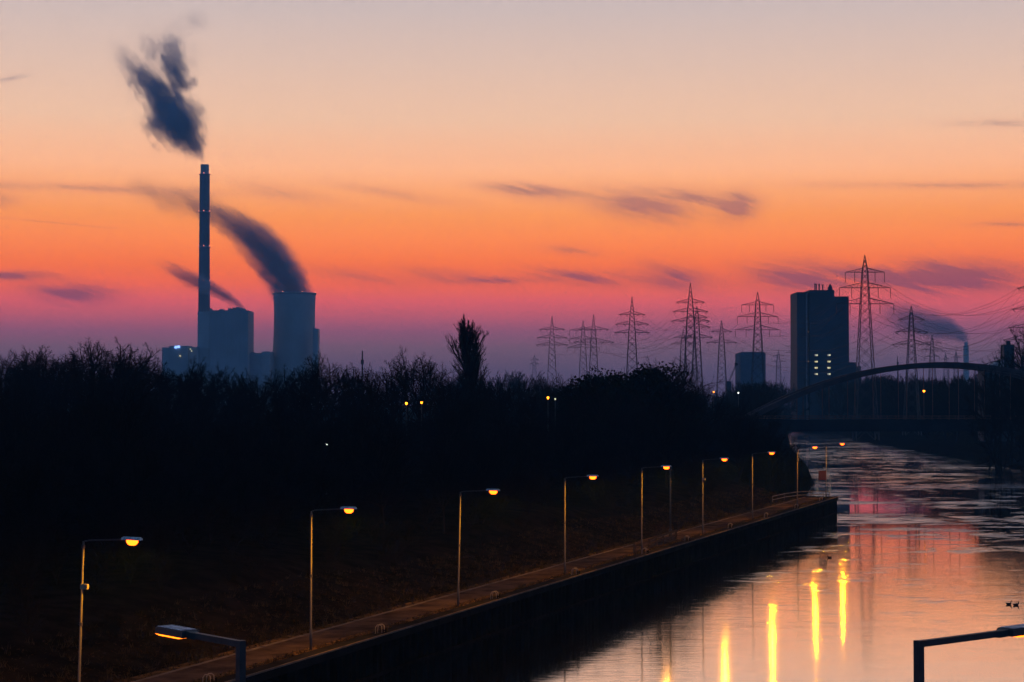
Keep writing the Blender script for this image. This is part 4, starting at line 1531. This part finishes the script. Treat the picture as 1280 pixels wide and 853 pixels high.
# dry grass tufts on the verges and the lower bank
nt_ = 5200
Yv = rng.uniform(72, 300, nt_)
pick = rng.random(nt_)
tv = np.where(pick < 0.22, rng.uniform(0.98, 1.5, nt_), np.where(pick < 0.5, rng.uniform(4.95, 6.4, nt_), 5.5 + 7.0 * rng.random(nt_)))
clump = 0.5 + 0.5 * np.sin(Yv * 0.9 + 3 * np.sin(Yv * 0.13)) * np.sin(tv * 1.7 + Yv * 0.21)
keep = rng.random(nt_) < (0.25 + 0.75 * clump)
Yv, tv = Yv[keep], tv[keep]
X = 0.32 * Yv - 46.9 - tv * QN.x
Y_ = Yv - tv * QN.y
Z = np.array([lheight(a, b) for a, b in zip(X, Y_)])
nbl = 7
B0 = np.repeat(np.stack([X, Y_, Z], 1), nbl, 0) + np.concatenate([rng.normal(0, 0.10, (len(X) * nbl, 2)), np.zeros((len(X) * nbl, 1))], 1)
hh = rng.uniform(0.12, 0.42, len(B0))
lean = rng.normal(0, 0.16, (len(B0), 2))
tip = B0 + np.concatenate([lean, hh[:, None]], 1)
wd = rng.normal(0, 1, (len(B0), 2)); wd /= np.linalg.norm(wd, axis=1, keepdims=True)
off = np.concatenate([wd * 0.022, np.zeros((len(B0), 1))], 1)
V = np.stack([B0 - off, B0 + off, tip], 1).reshape(-1, 3)
M['drygrass'] = mat('dry_grass', (0.052, 0.038, 0.017), 0.9, 0.5, 0.6)
o = link('dry_grass', np_mesh('dry_grass', V, np.arange(len(V)).reshape(-1, 3)), 'drygrass')
tag(o, 'tufts of dry winter grass along the towpath and lower bank', 'grass', kind='stuff')

# ------------------------------------------------------------------ ducks on the water
def duck_mesh():
    mb = MB()
    pts = [(-0.30, 0, 0.16), (-0.24, 0, 0.12), (-0.12, 0, 0.07), (0.02, 0, 0.06), (0.13, 0, 0.07), (0.19, 0, 0.12), (0.21, 0, 0.20), (0.225, 0, 0.27), (0.25, 0, 0.32), (0.285, 0, 0.325), (0.305, 0, 0.315)]
    rr = [0.015, 0.05, 0.10, 0.115, 0.10, 0.07, 0.045, 0.04, 0.048, 0.042, 0.02]
    mb.tube(pts, rr, 10, up=Vector((0, 1, 0)))
    return mb.mesh('body', True)


dk = duck_mesh()
mb = MB(); mb.tube([(0.30, 0, 0.312), (0.345, 0, 0.302), (0.36, 0, 0.298)], [(0.018, 0.012), (0.02, 0.007), (0.012, 0.004)], 6); bk = mb.mesh('bill')
for px, py, rz, lab in ((1037, 697, 3.0, 'lone duck on the smooth water left of the bright reflections'), (1261, 755, 0.3, 'left duck of the pair swimming near the right edge'), (1270, 756, 0.2, 'right duck of the pair swimming near the right edge')):
    d = CAM_Z * F / (py - 503)
    q = at(px, py, d)
    e = empty('duck', (q.x, d, 0.0), lab, 'duck', 'ducks on the canal', rz)
    e.scale = (1.05, 1.05, 1.05)
    link('body', dk, 'feather', e)
    link('bill', bk, 'beak', e)

# ------------------------------------------------------------------ steam and smoke
def plume(name, label, Y, chains, flow, density, nscale, warp, edge, color=(0.55, 0.78, 1.0), step=0.25, stretch=0.45, rag=0.5):
    """chains: lists of (px, py, radius px, strength); flow: direction in the picture plane (x right, z up)"""
    k = Y / F
    p0 = at(chains[0][0][0], chains[0][0][1], Y)
    bm = bmesh.new()
    rmin = 1e9
    for chn in chains:
        for (a, b) in zip(chn[:-1], chn[1:]):
            A, B = at(a[0], a[1], Y) - p0, at(b[0], b[1], Y) - p0
            ra, rb = a[2] * k * 1.25, b[2] * k * 1.25
            rmin = min(rmin, max(ra, rb))
            n = max(2, int((B - A).length / max(2.0, 0.5 * min(ra, rb))) + 1)
            for i in range(n + 1):
                f = i / n
                mt = Matrix.Translation(A.lerp(B, f))
                bmesh.ops.create_icosphere(bm, subdivisions=2, radius=(ra + (rb - ra) * f) * 1.5 + 0.8, matrix=mt)
    me = bpy.data.meshes.new(name)
    bm.to_mesh(me)
    bm.free()
    tmp = bpy.data.objects.new(name + '_tmp', me)
    col.objects.link(tmp)
    md = tmp.modifiers.new('r', 'REMESH')
    md.mode = 'VOXEL'
    md.voxel_size = max(1.2, rmin * 0.35)
    dg = bpy.context.evaluated_depsgraph_get()
    me2 = bpy.data.meshes.new_from_object(tmp.evaluated_get(dg))
    me2.name = name
    bpy.data.objects.remove(tmp)
    bpy.data.meshes.remove(me)

    m = bpy.data.materials.new(name)
    m.use_nodes = True
    t = m.node_tree
    t.nodes.clear()
    out = t.nodes.new('ShaderNodeOutputMaterial')
    vol = t.nodes.new('ShaderNodeVolumePrincipled')
    t.links.new(vol.outputs[0], out.inputs['Volume'])
    vol.inputs['Color'].default_value = (*color, 1)
    vol.inputs['Anisotropy'].default_value = 0.0
    co = t.nodes.new('ShaderNodeTexCoord').outputs['Object']
    ang = math.atan2(flow[1], flow[0])
    # coordinates along / across the drift
    mp = mapping(t, co, (1, 1, 1), (0, ang, 0))
    st = mapping(t, mp, (stretch, 1, 1))
    nz = noise(t, st, nscale / k, 5.0, 0.65)
    nz2 = noise(t, mapping(t, mp, (stretch, 1, 1)), nscale * 3.0 / k, 5.0, 0.62, 0.6)
    # warp
    sub = t.nodes.new('ShaderNodeVectorMath'); sub.operation = 'SUBTRACT'
    t.links.new(nz.outputs['Color'], sub.inputs[0]); sub.inputs[1].default_value = (0.5, 0.5, 0.5)
    scl = t.nodes.new('ShaderNodeVectorMath'); scl.operation = 'SCALE'
    t.links.new(sub.outputs[0], scl.inputs[0]); scl.inputs['Scale'].default_value = warp * k
    add = t.nodes.new('ShaderNodeVectorMath'); add.operation = 'ADD'
    t.links.new(co, add.inputs[0]); t.links.new(scl.outputs[0], add.inputs[1])
    P = add.outputs[0]
    nn = (S(t, nz2.outputs[0]) - 0.5) * 1.6 + (S(t, nz.outputs[0]) - 0.5) * 1.3
    tot = None
    for chn in chains:
        for (a, b) in zip(chn[:-1], chn[1:]):
            A, B = at(a[0], a[1], Y) - p0, at(b[0], b[1], Y) - p0
            AB = B - A
            v1 = t.nodes.new('ShaderNodeVectorMath'); v1.operation = 'SUBTRACT'
            t.links.new(P, v1.inputs[0]); v1.inputs[1].default_value = A
            dt = t.nodes.new('ShaderNodeVectorMath'); dt.operation = 'DOT_PRODUCT'
            t.links.new(v1.outputs[0], dt.inputs[0]); dt.inputs[1].default_value = AB / AB.length_squared
            f = S(t, dt.outputs['Value']).clamp()
            v2 = t.nodes.new('ShaderNodeVectorMath'); v2.operation = 'SCALE'
            v2.inputs[0].default_value = AB
            t.links.new(f.s, v2.inputs['Scale'])
            ds = t.nodes.new('ShaderNodeVectorMath'); ds.operation = 'DISTANCE'
            t.links.new(v1.outputs[0], ds.inputs[0]); t.links.new(v2.outputs[0], ds.inputs[1])
            rr = f * ((b[2] - a[2]) * k * 1.25) + a[2] * k * 1.25
            st_ = f * (b[3] - a[3]) + a[3]
            g = ((1.0 - S(t, ds.outputs['Value']) / rr) + nn * rag).smooth(0.0, edge) * st_
            tot = g if tot is None else tot.max(g)
    tot = tot * density * (S(t, nz2.outputs[0]) * 1.6 - 0.1).max(0.05)
    t.links.new(tot.s, vol.inputs['Density'])
    m.cycles.volume_step_rate = step
    o = link(name, me2, m, None, p0)
    tag(o, label, 'smoke')
    return o


plume('smoke_plume', 'dark ragged smoke plume leaning left above the tall chimney', 2500,
      [[(255, 203, 3, 0.5), (251, 194, 7, 1.0), (238, 175, 20, 1.0), (219, 151, 34, 1.0), (201, 123, 25, 1.0), (182, 101, 17, 0.7), (163, 81, 16, 0.32), (147, 58, 14, 0.03)],
       [(205, 116, 9, 0.4), (224, 106, 14, 0.9), (217, 85, 18, 0.8), (214, 64, 18, 0.45), (217, 40, 19, 0.04)],
       [(224, 107, 11, 0.9), (239, 104, 9, 0.6)],
       [(188, 76, 12, 0.10), (191, 64, 13, 0.30), (182, 44, 14, 0.02)],
       [(204, 104, 26, 0.10), (200, 84, 30, 0.045), (192, 56, 34, 0.014)],
       [(170, 120, 14, 0.05), (150, 88, 14, 0.02)],
       [(237, 92, 15, 0.06), (240, 66, 15, 0.035)],
       [(216, 52, 16, 0.05), (224, 36, 18, 0.022), (246, 26, 17, 0.06)]],
      (-0.5, 0.86), 0.24, 0.055, 24.0, 1.1, stretch=0.45, rag=0.8)
plume('steam_plume', 'broad steam plume bending left off the cooling tower', 2530,
      [[(365, 369, 23, 1.0), (358, 350, 26, 1.0), (340, 322, 26, 0.9), (320, 300, 24, 0.75), (296, 281, 20, 0.5), (270, 266, 18, 0.34), (235, 252, 21, 0.14), (205, 246, 21, 0.10), (170, 236, 17, 0.05)]],
      (-0.7, 0.6), 0.29, 0.03, 10.0, 1.1, stretch=0.4, rag=0.5)
plume('steam_plume', 'thin steam plume drifting left from the boiler house roof past the chimney', 2425,
      [[(303, 385, 3.5, 0.9), (297, 380, 5, 1.0), (284, 371, 7.5, 0.95), (266, 361, 9, 0.8), (247, 352, 10.5, 0.6), (228, 343, 11, 0.4), (208, 334, 9, 0.12), (190, 327, 7, 0.02)],
       [(288, 384, 2, 0.5), (286, 377, 3.5, 0.6)]],
      (-0.9, 0.42), 0.30, 0.06, 7.0, 0.9, stretch=0.35, rag=0.5)
plume('steam_plume', 'pale blue steam plume drifting left from the far slim chimney', 4020,
      [[(1207, 427, 4, 0.9), (1201, 419, 10, 1.0), (1185, 411, 15, 0.9), (1163, 406, 19, 0.6), (1140, 400, 22, 0.35), (1118, 393, 22, 0.16), (1092, 385, 18, 0.03)]],
      (-0.95, 0.3), 0.12, 0.035, 9.0, 0.9, stretch=0.4, rag=0.5)
plume('steam_plume', 'small faint blue plume left of the poplar', 3600,
      [[(580, 440, 5, 0.8), (567, 433, 7, 0.5), (550, 424, 8, 0.15), (530, 414, 8, 0.02)]],
      (-0.8, 0.5), 0.03, 0.05, 6.0, 0.9)

# ------------------------------------------------------------------ haze: the evening air
hm = bpy.data.materials.new('evening_haze')
hm.use_nodes = True
t = hm.node_tree
t.nodes.clear()
out = t.nodes.new('ShaderNodeOutputMaterial')
vol = t.nodes.new('ShaderNodeVolumePrincipled')
vol.inputs['Color'].default_value = (0.28, 0.68, 1.0, 1)
vol.inputs['Density'].default_value = 0.00014
vol.inputs['Anisotropy'].default_value = 0.0
t.links.new(vol.outputs[0], out.inputs['Volume'])
hm.cycles.homogeneous_volume = True
mb = MB()
mb.box(-2300, 2300, -330, 4380, -3.0, 560)
o = mb.build('haze', hm)
tag(o, kind='stuff')
